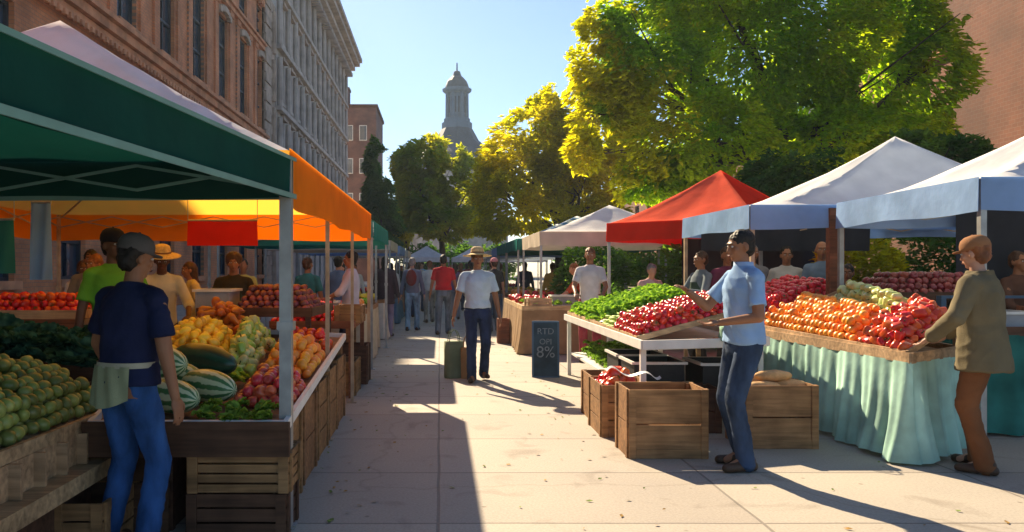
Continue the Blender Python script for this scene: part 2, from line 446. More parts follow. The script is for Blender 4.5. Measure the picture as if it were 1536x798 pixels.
for c in cols:
    for dy in (-1.35, 1.35):
        pl.bb(XL + .003, XL + .09, c + dy - .28, c + dy + .28, 9.76, 14.7); pl.bb(XL + .004, XL + .15, c + dy - .36, c + dy + .36, 14.7, 14.98)
pl.build('pilaster', M['brickL'], b1)
for i, c in enumerate(cols):
    hd = MB()
    for k in range(7):
        a = -1 + 2 * k / 6; hd.box((XL + .1, c + a * .9, 14.45 + .22 * (1 - a * a)), (.2, .302, .3))
    hd.build('window_hood', M['stone'], b1)
cn = MB()
for (z, h, d) in ((19.3, .3, .2), (19.62, .35, .35), (20.0, .25, .45)): cn.bb(XL - .4, XL + d, 38.2, 49.4, z - 1.45, z + h - 1.45); cn.bb(XL - .4, XL + d * 1.2, -4, 38.19, z - 4.5, z + h - 4.5)
for k in range(72, 90): cn.bb(XL + .05, XL + .3, -3.8 + k * .59, -3.55 + k * .59, 17.55, 17.84)
cn.build('cornice', M['redstone'], b1)
MB().bb(-30, XL - .62, 38.2, 49.4, 0, 18.6).bb(-30, XL - .62, -4, 38.19, 0, 15.2).build('roof_block', M['brickL'], b1)
q = MB()
for k in range(31):
    ww = 2.0 if k % 2 else 1.5; q.bb(XL - .3, XL + .28 - (k % 2) * .06, 49.42, 49.42 + ww, .6 * k, .6 * k + .54)
q.bb(XL - .5, XL + .1, 49.42, 52.9, 0, 18.9)
for k in range(6): q.tube((XL + .2, 51.9, k * 3.1), (XL + .2, 51.9, k * 3.1 + 2.7), .2, .17)
q.build('stone_quoin', M['stone'], b1)

# pale grey building
b2 = empty('stone_building', (XL, 72, 0), 'tall grey stone building with rows of narrow windows and heavy cornice', 'building')
cols = [54.9 + 2.9 * k for k in range(13)]
street_facade(b2, XL + .15, 1, 53, 92, 0, 25.4, cols, 1.15, [(1, 3.6), (5, 7.6), (8.9, 11.6), (12.9, 15.6), (16.9, 19.4), (20.7, 23.2)], M['greystone'], .4, M['greystone'], (2, 2))
t2 = MB()
for z in (4.2, 8.1, 12.1, 16.2, 20.0): t2.bb(XL + .152, XL + .5, 53, 92, z, z + .28)
for z, d in ((24.0, .5), (24.6, 1.0), (25.2, 1.5), (25.7, 1.75)): t2.bb(XL - .3, XL + .15 + d, 52.8, 92 + d, z, z + .4)
t2.build('cornice', M['greystone'], b2)
c2 = MB()
for k in range(14):
    y = 53.45 + 2.9 * k
    for z0_ in (4.5, 8.4, 12.4, 16.5, 20.3): c2.tube((XL + .33, y, z0_), (XL + .33, y, z0_ + 3.3), .2, .16, 8)
for k in range(60): c2.bb(XL + .3, XL + 1.0, 53.1 + k * .65, 53.35 + k * .65, 23.6, 23.99)
c2.build('column', M['greystone'], b2)
h2 = MB()
for c in cols:
    for z in (7.75, 11.75, 15.75, 19.55): h2.box((XL + .3, c, z), (.3, 1.5, .16)); h2.box((XL + .26, c, z + .2), (.2, .7, .2))
h2.build('window_hood', M['stone'], b2)
MB().bb(-30, XL - .46, 53, 92, 0, 25.6).build('roof_block', M['greystone'], b2)

# brown end building
b3 = empty('brown_building', (-11.5, 104, 0), 'brown brick building with chimney behind the dark green tree', 'building')
mb = MB(); mb.bb(-15.2, -8.3, 104, 116, 0, 22.6); mb.build('wall', M['brickF'], b3)
mb = MB(); mb.bb(-15.4, -8.1, 103.8, 116.2, 22.6, 23.0); r3 = mb.build('roof', M['wood_dark'], b3)
mb = MB(); mb.bb(-13.8, -12.1, 106, 108, 23.0, 25.4); mb.bb(-13.9, -12.0, 105.9, 108.1, 25.4, 25.7); mb.build('chimney', M['brickF'], r3)
for x in (-13.6, -11.8, -10.0):
    for z in (5, 9.5, 14, 18.3):
        f = MB().bb(x - .5, x + .5, 103.95, 104.05, z, z + 2).build('window', M['white'], b3)
        MB().bb(x - .4, x + .4, 103.9, 103.94, z + .1, z + 1.9).build('pane', M['glass'], f)

# right building
b4 = empty('rust_building', (16, 20, 0), 'rust brown brick building behind the large tree at the right', 'building')
street_facade(b4, 16, -1, 8, 33, 0, 15.5, [26, 29, 32], 1.4, [(4, 6.6), (8.5, 11)], M['brickR'], .4, M['redstone'])
MB().bb(16.62, 30, 8, 33, 0, 15.5).build('roof_block', M['brickR'], b4)
mb = MB(); mb.bb(15.7, 16.5, 7.9, 33.1, 15.0, 15.7); mb.build('cornice', M['redstone'], b4)

# low row behind the right hand tents
b5 = empty('terrace_building', (17, 60, 0), 'low brown terrace building behind the trees on the right', 'building')
street_facade(b5, 17, -1, 34, 110, 0, 8.5, [37 + 4 * k for k in range(18)], 1.4, [(1.2, 3.6), (5, 7)], M['brickR'], .3, M['redstone'])
mb = MB(); mb.bb(16.7, 26, 34, 110, 8.5, 8.9); mb.build('roof', M['slate'], b5)
# church with cupola
cx, cy = (686 - CX) / F * 150, 150
ch = empty('church', (cx, cy, 0), 'distant church with slate roof and domed white cupola beyond the trees', 'church')
mb = MB(); mb.bb(cx - 9, cx + 9, cy - 6, cy + 24, 0, 20); mb.build('wall', M['greystone'], ch)
mb = MB(); mb.rings([(V((cx, cy + 3, 20)), 11, 11), (V((cx, cy + 3, 23)), 8.2, 8.2), (V((cx, cy + 3, 26.2)), 4.2, 4.2), (V((cx, cy + 3, 28.4)), 3.0, 3.0)], 8)
rf = mb.build('roof', M['slate'], ch)
mb = MB(); mb.bb(cx - 7, cx + 1, cy - 14, cy - 6.1, 0, 12); mb.prism([(cx + 1, cy - 14), (cx + 1, cy - 6.1), (cx - 7, cy - 6.1), (cx - 7, cy - 14)], 12, 12.4); mb.build('porch', M['greystone'], ch)
cup = MB(); K = (cx, cy + 3)
C3 = lambda z: V((K[0], K[1], z))
cup.rings([(C3(28.3), 2.9, 2.9), (C3(29.6), 2.9, 2.9), (C3(29.65), 2.5, 2.5), (C3(30.4), 2.5, 2.5)], 8)
cup.rings([(C3(30.4), 1.85, 1.85), (C3(35.2), 1.85, 1.85)], 8)
for k in range(8):
    a = R(22.5 + 45 * k); p = C3(30.4) + V((math.cos(a) * 2.05, math.sin(a) * 2.05, 0)); cup.tube(p, p + V((0, 0, 4.8)), .34, .28, 8)
cup.rings([(C3(35.2), 2.3, 2.3), (C3(35.6), 2.75, 2.75), (C3(36.1), 2.8, 2.8)], 8)
cup.build('cupola', M['palestone'], ch)
dm = MB(); dm.lathe([(2.3, 36.1), (2.2, 36.7), (1.9, 37.5), (1.3, 38.2), (.9, 38.5), (.75, 38.9), (.6, 39.4), (.15, 39.6), (.12, 41.0), (.01, 41.2)], (K[0], K[1], 0), 12); dm.build('dome', M['slate'], ch)
mb = MB()
for k in range(8):
    a = R(45 * k); p = C3(32.9) + V((math.cos(a) * 1.72, math.sin(a) * 1.72, 0)); mb.box(p, (.12, .9, 3), Matrix.Rotation(a, 3, 'Z'))
mb.build('louvre', M['slate'], ch)

# ------------------------------------------------------------------ trees
M['leafA'] = leafmat('leaf_linden', (.13, .25, .025), (.25, .34, .03), .72, (2.8, 2.5, .5))
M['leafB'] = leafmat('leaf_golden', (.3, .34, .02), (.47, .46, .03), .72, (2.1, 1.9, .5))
M['leafC'] = leafmat('leaf_dark', (.05, .13, .045), (.11, .2, .05), .5, (2.2, 2.2, .6))
M['leafD'] = leafmat('leaf_far', (.19, .27, .04), (.33, .34, .05), .68, (2.2, 2.0, .6))

def leaves(blobs, n, size, seed, droop=.3, gap=.42, gs=.9):
    r = random.Random(seed); vs = []; fs = []
    tot = sum(b[1][0] * b[1][1] + b[1][2] * b[1][0] for b in blobs)
    for c, rad in blobs:
        k = int(n * (rad[0] * rad[1] + rad[2] * rad[0]) / tot); done = 0; tries = 0
        while done < k and tries < k * 5:
            tries += 1
            d = V((r.gauss(0, 1), r.gauss(0, 1), r.gauss(0, 1))).normalized()
            rr = r.random() ** .33
            if r.random() < .35: rr = 1.0 - r.random() * .12
            lump = 1 + .28 * noise.noise(d * 2.2 + V(c)) + .12 * noise.noise(d * 6 + V(c))
            p = V(c) + V((d.x * rad[0], d.y * rad[1], d.z * rad[2])) * rr * lump
            if noise.noise(p * gs) < -gap * .5 + (rr - .7) * .25: continue
            done += 1
            # leaf sprays: long axis outward and drooping
            ax = (V((d.x, d.y, d.z * .4 - droop)) + V((r.uniform(-.8, .8), r.uniform(-.8, .8), r.uniform(-.5, .5)))).normalized()
            side = ax.cross(V((r.uniform(-.7, .7), r.uniform(-.7, .7), 1))).normalized()
            s = size * r.uniform(.6, 1.35); i = len(vs)
            vs += [p - ax * s, p + side * s * .42 - ax * s * .1, p + ax * s, p - side * s * .42 - ax * s * .1]
            fs.append((i, i + 1, i + 2, i + 3))
    me = bpy.data.meshes.new('crown'); me.from_pydata([tuple(v) for v in vs], [], fs); me.update()
    return me

def tree(name, label, base, th, tr_, blobs, n, size, m, seed, droop=.3, group=None, gap=.42, gs=.9, sun_gold=None):
    root = empty(name, base, label, 'tree', group); base = V(base); r = random.Random(seed)
    t = MB(); top = base + V((r.uniform(-.3, .3), r.uniform(-.3, .3), th))
    t.rings([(base, tr_ * 1.5, tr_ * 1.5), (base + V((0, 0, .35)), tr_ * 1.05, tr_ * 1.05), (base.lerp(top, .5), tr_ * .85, tr_ * .85), (top, tr_ * .65, tr_ * .65)], 12)
    for c, rad in blobs:
        c = V(c); mid = top.lerp(c, .5) + V((r.uniform(-.4, .4), r.uniform(-.4, .4), r.uniform(-.1, .4)))
        t.tube(top - V((0, 0, .1)), mid, tr_ * .5, tr_ * .3, 8); t.tube(mid, c, tr_ * .3, tr_ * .1, 8)
        for k in range(4):
            e = c + V((r.uniform(-.8, .8) * rad[0], r.uniform(-.8, .8) * rad[1], r.uniform(-.3, .8) * rad[2]))
            t.tube(mid.lerp(c, r.random()), e, tr_ * .13, tr_ * .03, 6)
    t.build('trunk', M['bark'], root)
    me = leaves([(V(c) - base, rad) for c, rad in blobs], n, size, seed, droop, gap, gs); me.materials.append(m)
    if sun_gold:   # sun side's backlit yellow painted into leaf colour: gold, in ragged patches
        gm, gx, gw = sun_gold; me.materials.append(gm)
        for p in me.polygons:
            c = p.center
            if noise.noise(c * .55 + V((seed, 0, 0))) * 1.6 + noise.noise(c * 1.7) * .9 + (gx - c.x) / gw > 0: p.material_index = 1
    o = bpy.data.objects.new('crown', me); COL.objects.link(o); o.parent = root
    return root

def Wb(px, py, Y, rx, rz, ry=None):
    c = W(px, py, Y); k = Y / F
    return (c, (rx * k, (ry if ry else rx) * k, rz * k))

tree('linden_tree', 'largest leafy tree rising over the red and blue tents', (9.5, 21, 0), 4.2, .34,
     [Wb(1130, 60, 20, 190, 130, 150), Wb(960, 100, 19.5, 95, 90), Wb(1040, 215, 19, 130, 85), Wb(1280, 100, 20.5, 150, 120), Wb(1240, 220, 20, 150, 75),
      Wb(1070, -70, 20, 190, 110), Wb(920, 175, 19.5, 60, 55), Wb(1380, 200, 21, 60, 55), Wb(975, 268, 19, 72, 38), Wb(1350, 10, 20.5, 80, 80), Wb(905, 120, 20, 62, 58), Wb(890, 225, 20, 42, 40), Wb(925, 40, 19.5, 62, 45), Wb(1390, 95, 20.5, 55, 40)], 84000, .116, M['leafA'], 3, .35, gap=.2, sun_gold=(M['leafB'], -4.9, 1.5))
tree('linden_tree', 'round golden green tree left of the largest tree', (4.6, 31, 0), 3, .22,
     [Wb(820, 225, 31, 85, 75), Wb(780, 300, 30.5, 68, 50), Wb(870, 270, 31, 75, 70), Wb(835, 175, 31, 55, 42), Wb(900, 330, 31, 60, 35), Wb(740, 330, 31, 35, 30), Wb(940, 250, 32, 60, 60), Wb(765, 245, 31, 50, 45), Wb(728, 285, 31, 34, 34), Wb(885, 205, 31.5, 62, 55)], 30000, .155, M['leafB'], 5, .3, gap=.2)
tree('maple_tree', 'hazy round tree in front of the church cupola', (.3, 58, 0), 3.5, .3,
     [Wb(650, 250, 58, 52, 48), Wb(635, 300, 57, 44, 50), Wb(700, 290, 58, 50, 60), Wb(665, 325, 57, 68, 36), Wb(615, 245, 58, 22, 30)], 16000, .26, M['leafD'], 8, .2, gap=.2)
tree('cypress_tree', 'narrow dark green tree beside the brown building', (-3.9, 50, 0), 2, .2,
     [Wb(563, 262, 50, 20, 52), Wb(570, 310, 50, 26, 45), Wb(580, 345, 50, 26, 30), Wb(556, 330, 50, 22, 36)], 16000, .17, M['leafC'], 9, .5, gap=.25)
tree('maple_tree', 'yellow fringed slim tree between cypress and hazy tree', (-2.6, 62, 0), 3, .2,
     [Wb(603, 250, 62, 18, 28), Wb(606, 300, 62, 20, 40), Wb(600, 340, 62, 24, 30)], 9000, .2, M['leafB'], 19, .3)
tree('oak_tree', 'dark green tree low behind the white and blue tents', (10.2, 15.5, 0), 2.3, .2,
     [Wb(1340, 255, 15.5, 90, 55), Wb(1200, 270, 15.8, 95, 50), Wb(1440, 245, 16, 60, 42), Wb(1270, 320, 15.8, 120, 50), Wb(1440, 325, 15.8, 90, 50)], 30000, .09, M['leafC'], 12, .3, gap=.25)
def shrub(label, base, rx, rz, m, seed, n=2600, size=.08):
    root = empty('shrub', base, label, 'shrub', 'shrubs behind the stalls')
    t = MB(); r = random.Random(seed)
    for k in range(7): t.tube(V(base), V(base) + V((r.uniform(-.6, .6) * rx, r.uniform(-.4, .4) * rx, rz * 1.3)), .02, .008, 6)
    t.build('stem', M['bark'], root)
    me = leaves([(V((0, 0, rz * .95)), (rx, rx * .8, rz))], n, size, seed, .2, .2); me.materials.append(m)
    o = bpy.data.objects.new('foliage', me); COL.objects.link(o); o.parent = root
shrub('bright yellow green shrub seen between poles under the white tent', (6.8, 13, 0), .8, 1.05, M['leafB'], 31, 5000)
shrub('dark shrub behind the pile of dark red apples', (8.6, 13.6, 0), 1.1, 1.2, M['leafC'], 32, 5000)
shrub('dark green shrub behind the green lettuce stall under the red tent', (5.0, 15.4, 0), 1.3, 1.1, M['leafC'], 33, 5000)
shrub('dark round shrub at the foot of the largest tree', (3.6, 18.8, 0), 1.1, 1.1, M['leafC'], 34, 4000)
shrub('broad dark shrub at the right end behind the tents', (11.5, 13.5, 0), 1.4, 1.3, M['leafC'], 35, 5000)
for i, (x, lb) in enumerate(((-1.5, 'low dark bush across the far street end, left one'), (1.5, 'low dark bush across the far street end, middle one'), (4.6, 'low dark bush across the far street end, right one'))):
    shrub(lb, (x, 66, 0), 2.2, 1.9, M['leafC'], 40 + i, 3500, .2)

def hedge(label, x0, x1, y0, y1, h, m, seed, n=9000, size=.09):
    c = ((x0 + x1) / 2, (y0 + y1) / 2, 0); root = empty('hedge', c, label, 'hedge')
    t = MB(); r = random.Random(seed)
    for k in range(14):
        p = V((r.uniform(x0, x1), r.uniform(y0, y1), 0)); t.tube(p, p + V((0, 0, h * .9)), .03, .01, 6)
    t.build('stem', M['bark'], root)
    nb = max(3, int((y1 - y0) / 1.2)); bl = [(V(((r.random() - .5) * .2, y0 - c[1] + (k + .5) * (y1 - y0) / nb, h * .52)), ((x1 - x0) / 2, (y1 - y0) / nb * .75, h * .55 * r.uniform(.9, 1.1))) for k in range(nb)]
    me = leaves(bl, n, size, seed, .1, .1); me.materials.append(m)
    o = bpy.data.objects.new('foliage', me); COL.objects.link(o); o.parent = root
hedge('long dark hedge behind the right row of tents', 6.3, 7.7, 16.5, 46, 2.1, M['leafC'], 61, 16000, .12)
# ------------------------------------------------------------------ tents
M['f_green'] = fabric('green_canvas', (.01, .062, .05), .1, tcol=(.01, .1, .08))
M['f_orange'] = fabric('orange_lined_white_canvas', (.95, .94, .92), .36, inner=(.8, .3, .02), inner_trans=.6, tcol=(1.0, .5, .06))
M['f_orangev'] = fabric('orange_canvas', (.78, .3, .02), .5, tcol=(1, .42, .03))
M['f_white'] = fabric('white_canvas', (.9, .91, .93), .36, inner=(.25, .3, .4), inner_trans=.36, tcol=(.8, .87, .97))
M['f_blue'] = fabric('pale_blue_canvas', (.3, .46, .72), .3)
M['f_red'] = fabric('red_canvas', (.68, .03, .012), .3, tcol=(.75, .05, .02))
M['f_cream'] = fabric('cream_canvas', (.7, .62, .52), .3)
M['f_teal'] = fabric('teal_canvas', (.05, .26, .23), .3)
def striped(name, c1, c2, f):
    m, nt, b, out = new_mat(name); vec = coords(nt)
    wv = nt.nodes.new('ShaderNodeTexWave'); wv.inputs['Scale'].default_value = f; wv.bands_direction = 'Y'; nt.links.new(vec, wv.inputs[0])
    r = nt.nodes.new('ShaderNodeValToRGB'); r.color_ramp.interpolation = 'CONSTANT'; r.color_ramp.elements[1].position = .5
    r.color_ramp.elements[0].color = (*c1, 1); r.color_ramp.elements[1].color = (*c2, 1)
    nt.links.new(wv.outputs['Fac'], r.inputs[0]); nt.links.new(r.outputs[0], b.inputs['Base Color']); b.inputs['Roughness'].default_value = .9
    return m
M['f_stripe'] = striped('striped_canvas', (.72, .74, .78), (.08, .2, .42), 1.1)
M['f_red_lit'] = fabric('sunlit_red_canvas', (.78, .13, .075), .3)  # paler copy of the red canvas, sunlight painted into one roof panel

def tent(label, P, ez, pz, drop, roof, val, pole, ridge=0, pole_r=.022, mids=0, group='canopy tents along the market', sag=.1, pw=1.25, truss=True, skip=(), truss_m=None, hem_m=None, panel_mats=None, npole=None):
    """P: four corners (x, y): near-street, far-street, far-outer, near-outer"""
    c = sum((V((p[0], p[1], 0)) for p in P), V()) / 4
    root = empty('canopy_tent', c, label, 'tent', group)
    P3 = [V((p[0], p[1], ez)) for p in P]
    mid_near = (P3[0] + P3[3]) / 2; mid_far = (P3[1] + P3[2]) / 2
    k = .5 - ridge / 2
    a1 = mid_near.lerp(mid_far, k); a2 = mid_near.lerp(mid_far, 1 - k); a1.z = a2.z = pz
    sides = [(P3[0], P3[1], a1, a2), (P3[1], P3[2], a2, a2), (P3[2], P3[3], a2, a1), (P3[3], P3[0], a1, a1)]
    mb = MB()
    mats = roof if isinstance(roof, list) else [roof]
    seed = rnd.random() * 50
    for si, (a, b, ra, rb) in enumerate(sides):
        if panel_mats: mb.mi = panel_mats[si]
        def f(u, v):
            e = a.lerp(b, u); t = ra.lerp(rb, u); p = e.lerp(t, v)
            z = ez + (pz - ez) * v ** pw - sag * 4 * v * (1 - v) * math.sin(math.pi * u) + .03 * noise.noise(p * 2.3 + V((seed, 0, 0))) * math.sin(math.pi * v)
            z += .02 * math.sin(math.pi * u * 6) * math.sin(math.pi * v) * (1 - v)
            return V((p.x, p.y, z))
        # outward normal orientation: corner order runs clockwise seen from above on the left, so test
        n = (b - a).cross((ra + rb) / 2 - a)
        if n.z > 0: mb.grid(f, 16, 10)
        else: mb.grid(lambda u, v: f(1 - u, v), 16, 10)
    bmesh.ops.remove_doubles(mb.bm, verts=mb.bm.verts, dist=.0008)
    mb.build('canopy', mats, root, smooth=True)
    vb = MB()
    for si, (a, b, ra, rb) in enumerate(sides):
        if si in skip: continue
        out = (b - a).cross(V((0, 0, 1))).normalized()
        if out.dot((a + b) / 2 - (P3[0] + P3[1] + P3[2] + P3[3]) / 4) < 0: out = -out
        L = (b - a).length
        def f(u, v):
            p = a.lerp(b, u); wv = math.sin(u * L * 5.5 + seed) * .012 * v + math.sin(u * L * 14 + si) * .004 * v
            dd = drop + .012 * math.sin(u * L * 3.1)
            return p + out * (.012 + wv) + V((0, 0, .012 - dd * v))
        vb.grid(f, int(L * 8), 4)
        vb.grid(lambda u, v: f(u, v) - out * .004, int(L * 8), 4)
    vo = vb.build('valance', val, root, smooth=True)
    if hem_m:
        hb = MB()
        for a, b, ra, rb in sides:
            out = (b - a).cross(V((0, 0, 1))).normalized()
            if out.dot((a + b) / 2 - (P3[0] + P3[1] + P3[2] + P3[3]) / 4) < 0: out = -out
            for zz, hh in ((-drop + .012, .028), (0.004, .02)):
                A_ = a + out * .03 + V((0, 0, zz)); B_ = b + out * .03 + V((0, 0, zz)); hb.bar(A_, B_, .006, hh)
        hb.build('piping', hem_m, vo, origin=world_of(root))
    # hem strip
    pts = [P3[0], P3[1], P3[2], P3[3]]
    for i, p in enumerate(pts):
        if npole and i not in npole: continue
        ins = (c - V((p.x, p.y, 0))).normalized() * .03
        q = V((p.x, p.y, 0)) + V((ins.x, ins.y, 0))
        pm = MB(); pm.box(q + V((0, 0, ez / 2)), (pole_r * 2, pole_r * 2, ez)); pm.box(q + V((0, 0, .005)), (.11, .11, .01)); pm.box(q + V((0, 0, ez * .55)), (pole_r * 2.7, pole_r * 2.7, .05))
        pm.build('pole', pole, root)
    for i in range(mids):
        t = (i + 1) / (mids + 1)
        for a, b in ((P3[0], P3[1]), (P3[3], P3[2])):
            p = a.lerp(b, t); ins = (V((c.x, p.y, 0)) - V((p.x, p.y, 0))).normalized() * .03
            q = V((p.x, p.y, 0)) + ins
            pm = MB(); pm.box(q + V((0, 0, ez / 2)), (pole_r * 1.6, pole_r * 1.6, ez)); pm.box(q + V((0, 0, .005)), (.1, .1, .01)); pm.build('pole', pole, root)
    if truss:
        tm = MB(); z = ez - .03; zl = ez - .17
        for a, b in ((0, 1), (1, 2), (2, 3), (3, 0)):
            A = P3[a].lerp(P3[(b)], .012); B = P3[b].lerp(P3[a], .012); A.z = B.z = z
            ins = (V((c.x, c.y, z)) - (A + B) / 2).normalized() * .05; A = A + ins; B = B + ins
            n = max(2, int(round((B - A).length / 1.5)) * 2)
            for k in range(n):
                p = A.lerp(B, k / n); q = A.lerp(B, (k + 1) / n); lo = V((0, 0, zl - z))
                tm.bar(p, q + lo, .016); tm.bar(p + lo, q, .016)
        for p in P3:
            t_ = a1 if (p - a1).length < (p - a2).length else a2; pr_ = None
            for k in range(9):
                v_ = .03 + .95 * k / 8; q_ = p.lerp(t_, v_); q_.z = ez + (pz - ez) * v_ ** pw - .07
                if pr_ is not None: tm.bar(pr_, q_, .018)
                pr_ = q_
        if ridge: tm.bar(a1 - V((0, 0, .07)), a2 - V((0, 0, .07)), .02)
        tm.build('truss', truss_m or pole, root)
    return root

M['trussg'] = mat('green_grey_frame', (.14, .3, .27), .5, .1, 5, 0)
tA = tent('dark green canopy tent nearest on the left above the man in navy', [(-1.2, 1.93), (-.86, 4.62), (-4.3, 4.75), (-4.6, 1.9)], 2.11, 2.95, .22, M['f_green'], M['f_green'], M['steel'], pole_r=.034, npole=(0, 1, 2), sag=.12, truss_m=M['trussg'], hem_m=M['trussg'])
tO = tent('long orange canopy tent with white outer roof on the left', [(-.95, 5.0), (-.95, 10.9), (-5.2, 10.9), (-5.2, 5.0)], 2.23, 3.5, .36, M['f_orange'], M['f_orangev'], M['brass_pole'], ridge=.5, mids=2, pole_r=.02, skip=(3,), sag=.035, pw=1.07, npole=(1, 2))
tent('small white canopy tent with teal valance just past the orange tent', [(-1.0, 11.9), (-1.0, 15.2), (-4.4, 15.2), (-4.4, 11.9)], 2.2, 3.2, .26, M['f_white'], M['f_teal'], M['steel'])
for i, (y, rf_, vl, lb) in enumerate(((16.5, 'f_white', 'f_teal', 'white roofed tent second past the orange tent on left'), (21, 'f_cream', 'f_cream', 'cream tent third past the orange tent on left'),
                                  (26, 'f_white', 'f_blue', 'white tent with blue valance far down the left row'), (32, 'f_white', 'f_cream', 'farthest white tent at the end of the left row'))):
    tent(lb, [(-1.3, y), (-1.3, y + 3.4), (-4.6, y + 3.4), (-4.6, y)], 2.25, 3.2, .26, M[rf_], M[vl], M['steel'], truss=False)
# right side
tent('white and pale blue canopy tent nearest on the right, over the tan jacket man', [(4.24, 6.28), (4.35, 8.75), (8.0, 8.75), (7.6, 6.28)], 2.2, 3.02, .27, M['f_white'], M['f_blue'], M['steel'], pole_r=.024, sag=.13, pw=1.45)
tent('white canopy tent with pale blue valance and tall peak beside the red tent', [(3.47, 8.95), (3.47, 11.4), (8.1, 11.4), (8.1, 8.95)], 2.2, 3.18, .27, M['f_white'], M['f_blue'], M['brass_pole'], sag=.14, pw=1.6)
tent('red canopy tent with paler sunlit side beside the white tent', [(4.62, 11.5), (2.76, 13.2), (4.8, 15.4), (6.7, 13.7)], 2.24, 3.16, .3, [M['f_red'], M['f_red_lit']], M['f_red'], M['steel'], sag=.08, pw=1.2, panel_mats=(1, 0, 0, 0), mids=0)
rowR = [(15.6, 1.95, 'f_white', 'f_cream', 'white roofed canopy tent with cream valance just past the red tent'), (19.1, 1.85, 'f_stripe', 'f_teal', 'blue striped tent with teal valance third past the white tents'),
        (22.6, 1.85, 'f_stripe', 'f_teal', 'striped tent farther down the right row behind first striped tent'), (26, 1.9, 'f_white', 'f_blue', 'white tent with blue valance midway down the right row'),
        (30, 1.9, 'f_stripe', 'f_white', 'striped tent with white valance deep in the right row'), (34.5, 1.9, 'f_white', 'f_white', 'all white tent deep in the right row'), (39, 1.8, 'f_cream', 'f_white', 'last cream tent at the end of the right row')]
for y, x, rf_, vl, lb in rowR:
    tent(lb, [(x, y), (x, y + 3.3), (x + 3.4, y + 3.3), (x + 3.4, y)], 2.22, 2.88, .28, M[rf_], M[vl], M['steel'], truss=False)
for i, (x, lb) in enumerate(((-2.4, 'pale canopy tent crossing the street end, left one'), (.8, 'pale canopy tent crossing the street end, middle one'), (4.0, 'pale canopy tent crossing the street end, right one'))):
    tent(lb, [(x, 52), (x, 55), (x + 3, 55), (x + 3, 52)], 2.3, 3.1, .3, M['f_white'], M['f_white'], M['steel'], truss=False)

# ------------------------------------------------------------------ crates
_ck = {}
def crate(label, x, y, z, w, d, h, rz=0, m='wood', slats=2, group='wooden crates at the stalls', handle=False, lidded=False):
    root = empty('wooden_crate', (x, y, z), label, 'crate', group, rz)
    key = (w, d, h, m, slats)
    if key not in _ck:
        t = .014; fr = []
        for sx in (-1, 1):
            for sy in (-1, 1): fr.append(('corner_post', MB().box((sx * (w / 2 - .03), sy * (d / 2 - .03), h / 2 - .003), (.028, .028, h - .01)).mesh('corner_post', M[m])))
        sides = []
        for nm, L, ax in (('side_panel', w, 0), ('end_panel', d, 1)):
            for sgn_ in (-1, 1):
                p = MB(); sh = (h - .012 * (slats - 1)) / slats
                for k in range(slats):
                    zc = sh / 2 + k * (sh + .012)
                    jig = rnd.uniform(-.002, .002)
                    if ax == 0: p.box((0, sgn_ * (d / 2 - t / 2) + jig, zc), (w, t, sh))
                    else: p.box((sgn_ * (w / 2 - t / 2) + jig, 0, zc), (t, d - 2 * t - .004, sh))
                # outer battens
                if ax == 0:
                    for s2 in (-1, 1): p.box((s2 * (w / 2 - .028), sgn_ * (d / 2 + .007), h / 2), (.055, .012, h + .004))
                    if h > .3: p.box((0, sgn_ * (d / 2 + .006), .04), (w - .115, .01, .07))
                else:
                    for s2 in (-1, 1): p.box((sgn_ * (w / 2 + .007), s2 * (d / 2 - .045), h / 2), (.012, .05, h + .004))
                sides.append((nm, p.mesh(nm, M[m])))
        bs = MB(); bs.box((0, 0, .012), (w - .035, d - .035, .016))
        _ck[key] = sides + fr + [('base', bs.mesh('base', M[m]))]
    for nm, me in _ck[key]:
        o = bpy.data.objects.new(nm, me); COL.objects.link(o); o.parent = root
    return root

# ------------------------------------------------------------------ produce meshes
def bumpy(c, r, f, amp, seg=12, n=8, dimple=0, lobes=0, lamp=0, flat=1):
    mb = MB(); mb.ell((0, 0, 0), (r, r, r * flat), seg=seg, n=n)
    for v in mb.bm.verts:
        p = v.co.copy(); d = p.normalized(); a = math.atan2(p.y, p.x)
        k = 1 + amp * noise.noise(d * f)
        if lobes: k += lamp * math.cos(lobes * a) * (1 - abs(d.z) ** 3)
        p = V((p.x * k, p.y * k, p.z * (1 + amp * .5 * noise.noise(d * f + V((3, 1, 2))))))
        if dimple and abs(d.z) > .8: p.z *= 1 - dimple * ((abs(d.z) - .8) / .2)
        v.co = p
    return mb
def fruitmat(name, c1, c2, rough=.35, scale=9, coat=.15, objv=.22, hue=.015, lo=.35, hi=.65):
    m, nt, b, out = new_mat(name); vec = coords(nt)
    col, f = noise_ramp(nt, vec, scale, c1, c2, 4, lo, hi)
    nt.links.new(vary_by_object(nt, col, objv, hue), b.inputs['Base Color'])
    b.inputs['Roughness'].default_value = rough; b.inputs['Coat Weight'].default_value = coat
    b.inputs['Subsurface Weight'].default_value = 0
    return m
M['stem'] = mat('fruit_stem', (.09, .12, .03), .8, .2, 20, 0)
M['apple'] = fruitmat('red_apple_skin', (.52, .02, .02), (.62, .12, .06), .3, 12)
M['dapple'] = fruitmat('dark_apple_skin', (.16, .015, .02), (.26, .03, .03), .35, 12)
M['tomato'] = fruitmat('tomato_skin', (.6, .025, .012), (.66, .06, .02), .25, 5)
M['orange'] = fruitmat('orange_peel', (.85, .27, .02), (.9, .38, .04), .45, 10)
M['lemon'] = fruitmat('lemon_peel', (.92, .6, .03), (.95, .7, .07), .45, 10)
M['mango'] = fruitmat('squash_skin', (.55, .2, .02), (.4, .12, .015), .45, 8)
M['plum'] = fruitmat('plum_skin', (.13, .02, .03), (.3, .06, .05), .5, 6, objv=.5, hue=.03)
M['gpep'] = fruitmat('green_pepper_skin', (.26, .46, .05), (.4, .55, .1), .3, 7)
M['ypep'] = fruitmat('pale_green_pepper_skin', (.5, .58, .15), (.62, .66, .28), .35, 7)
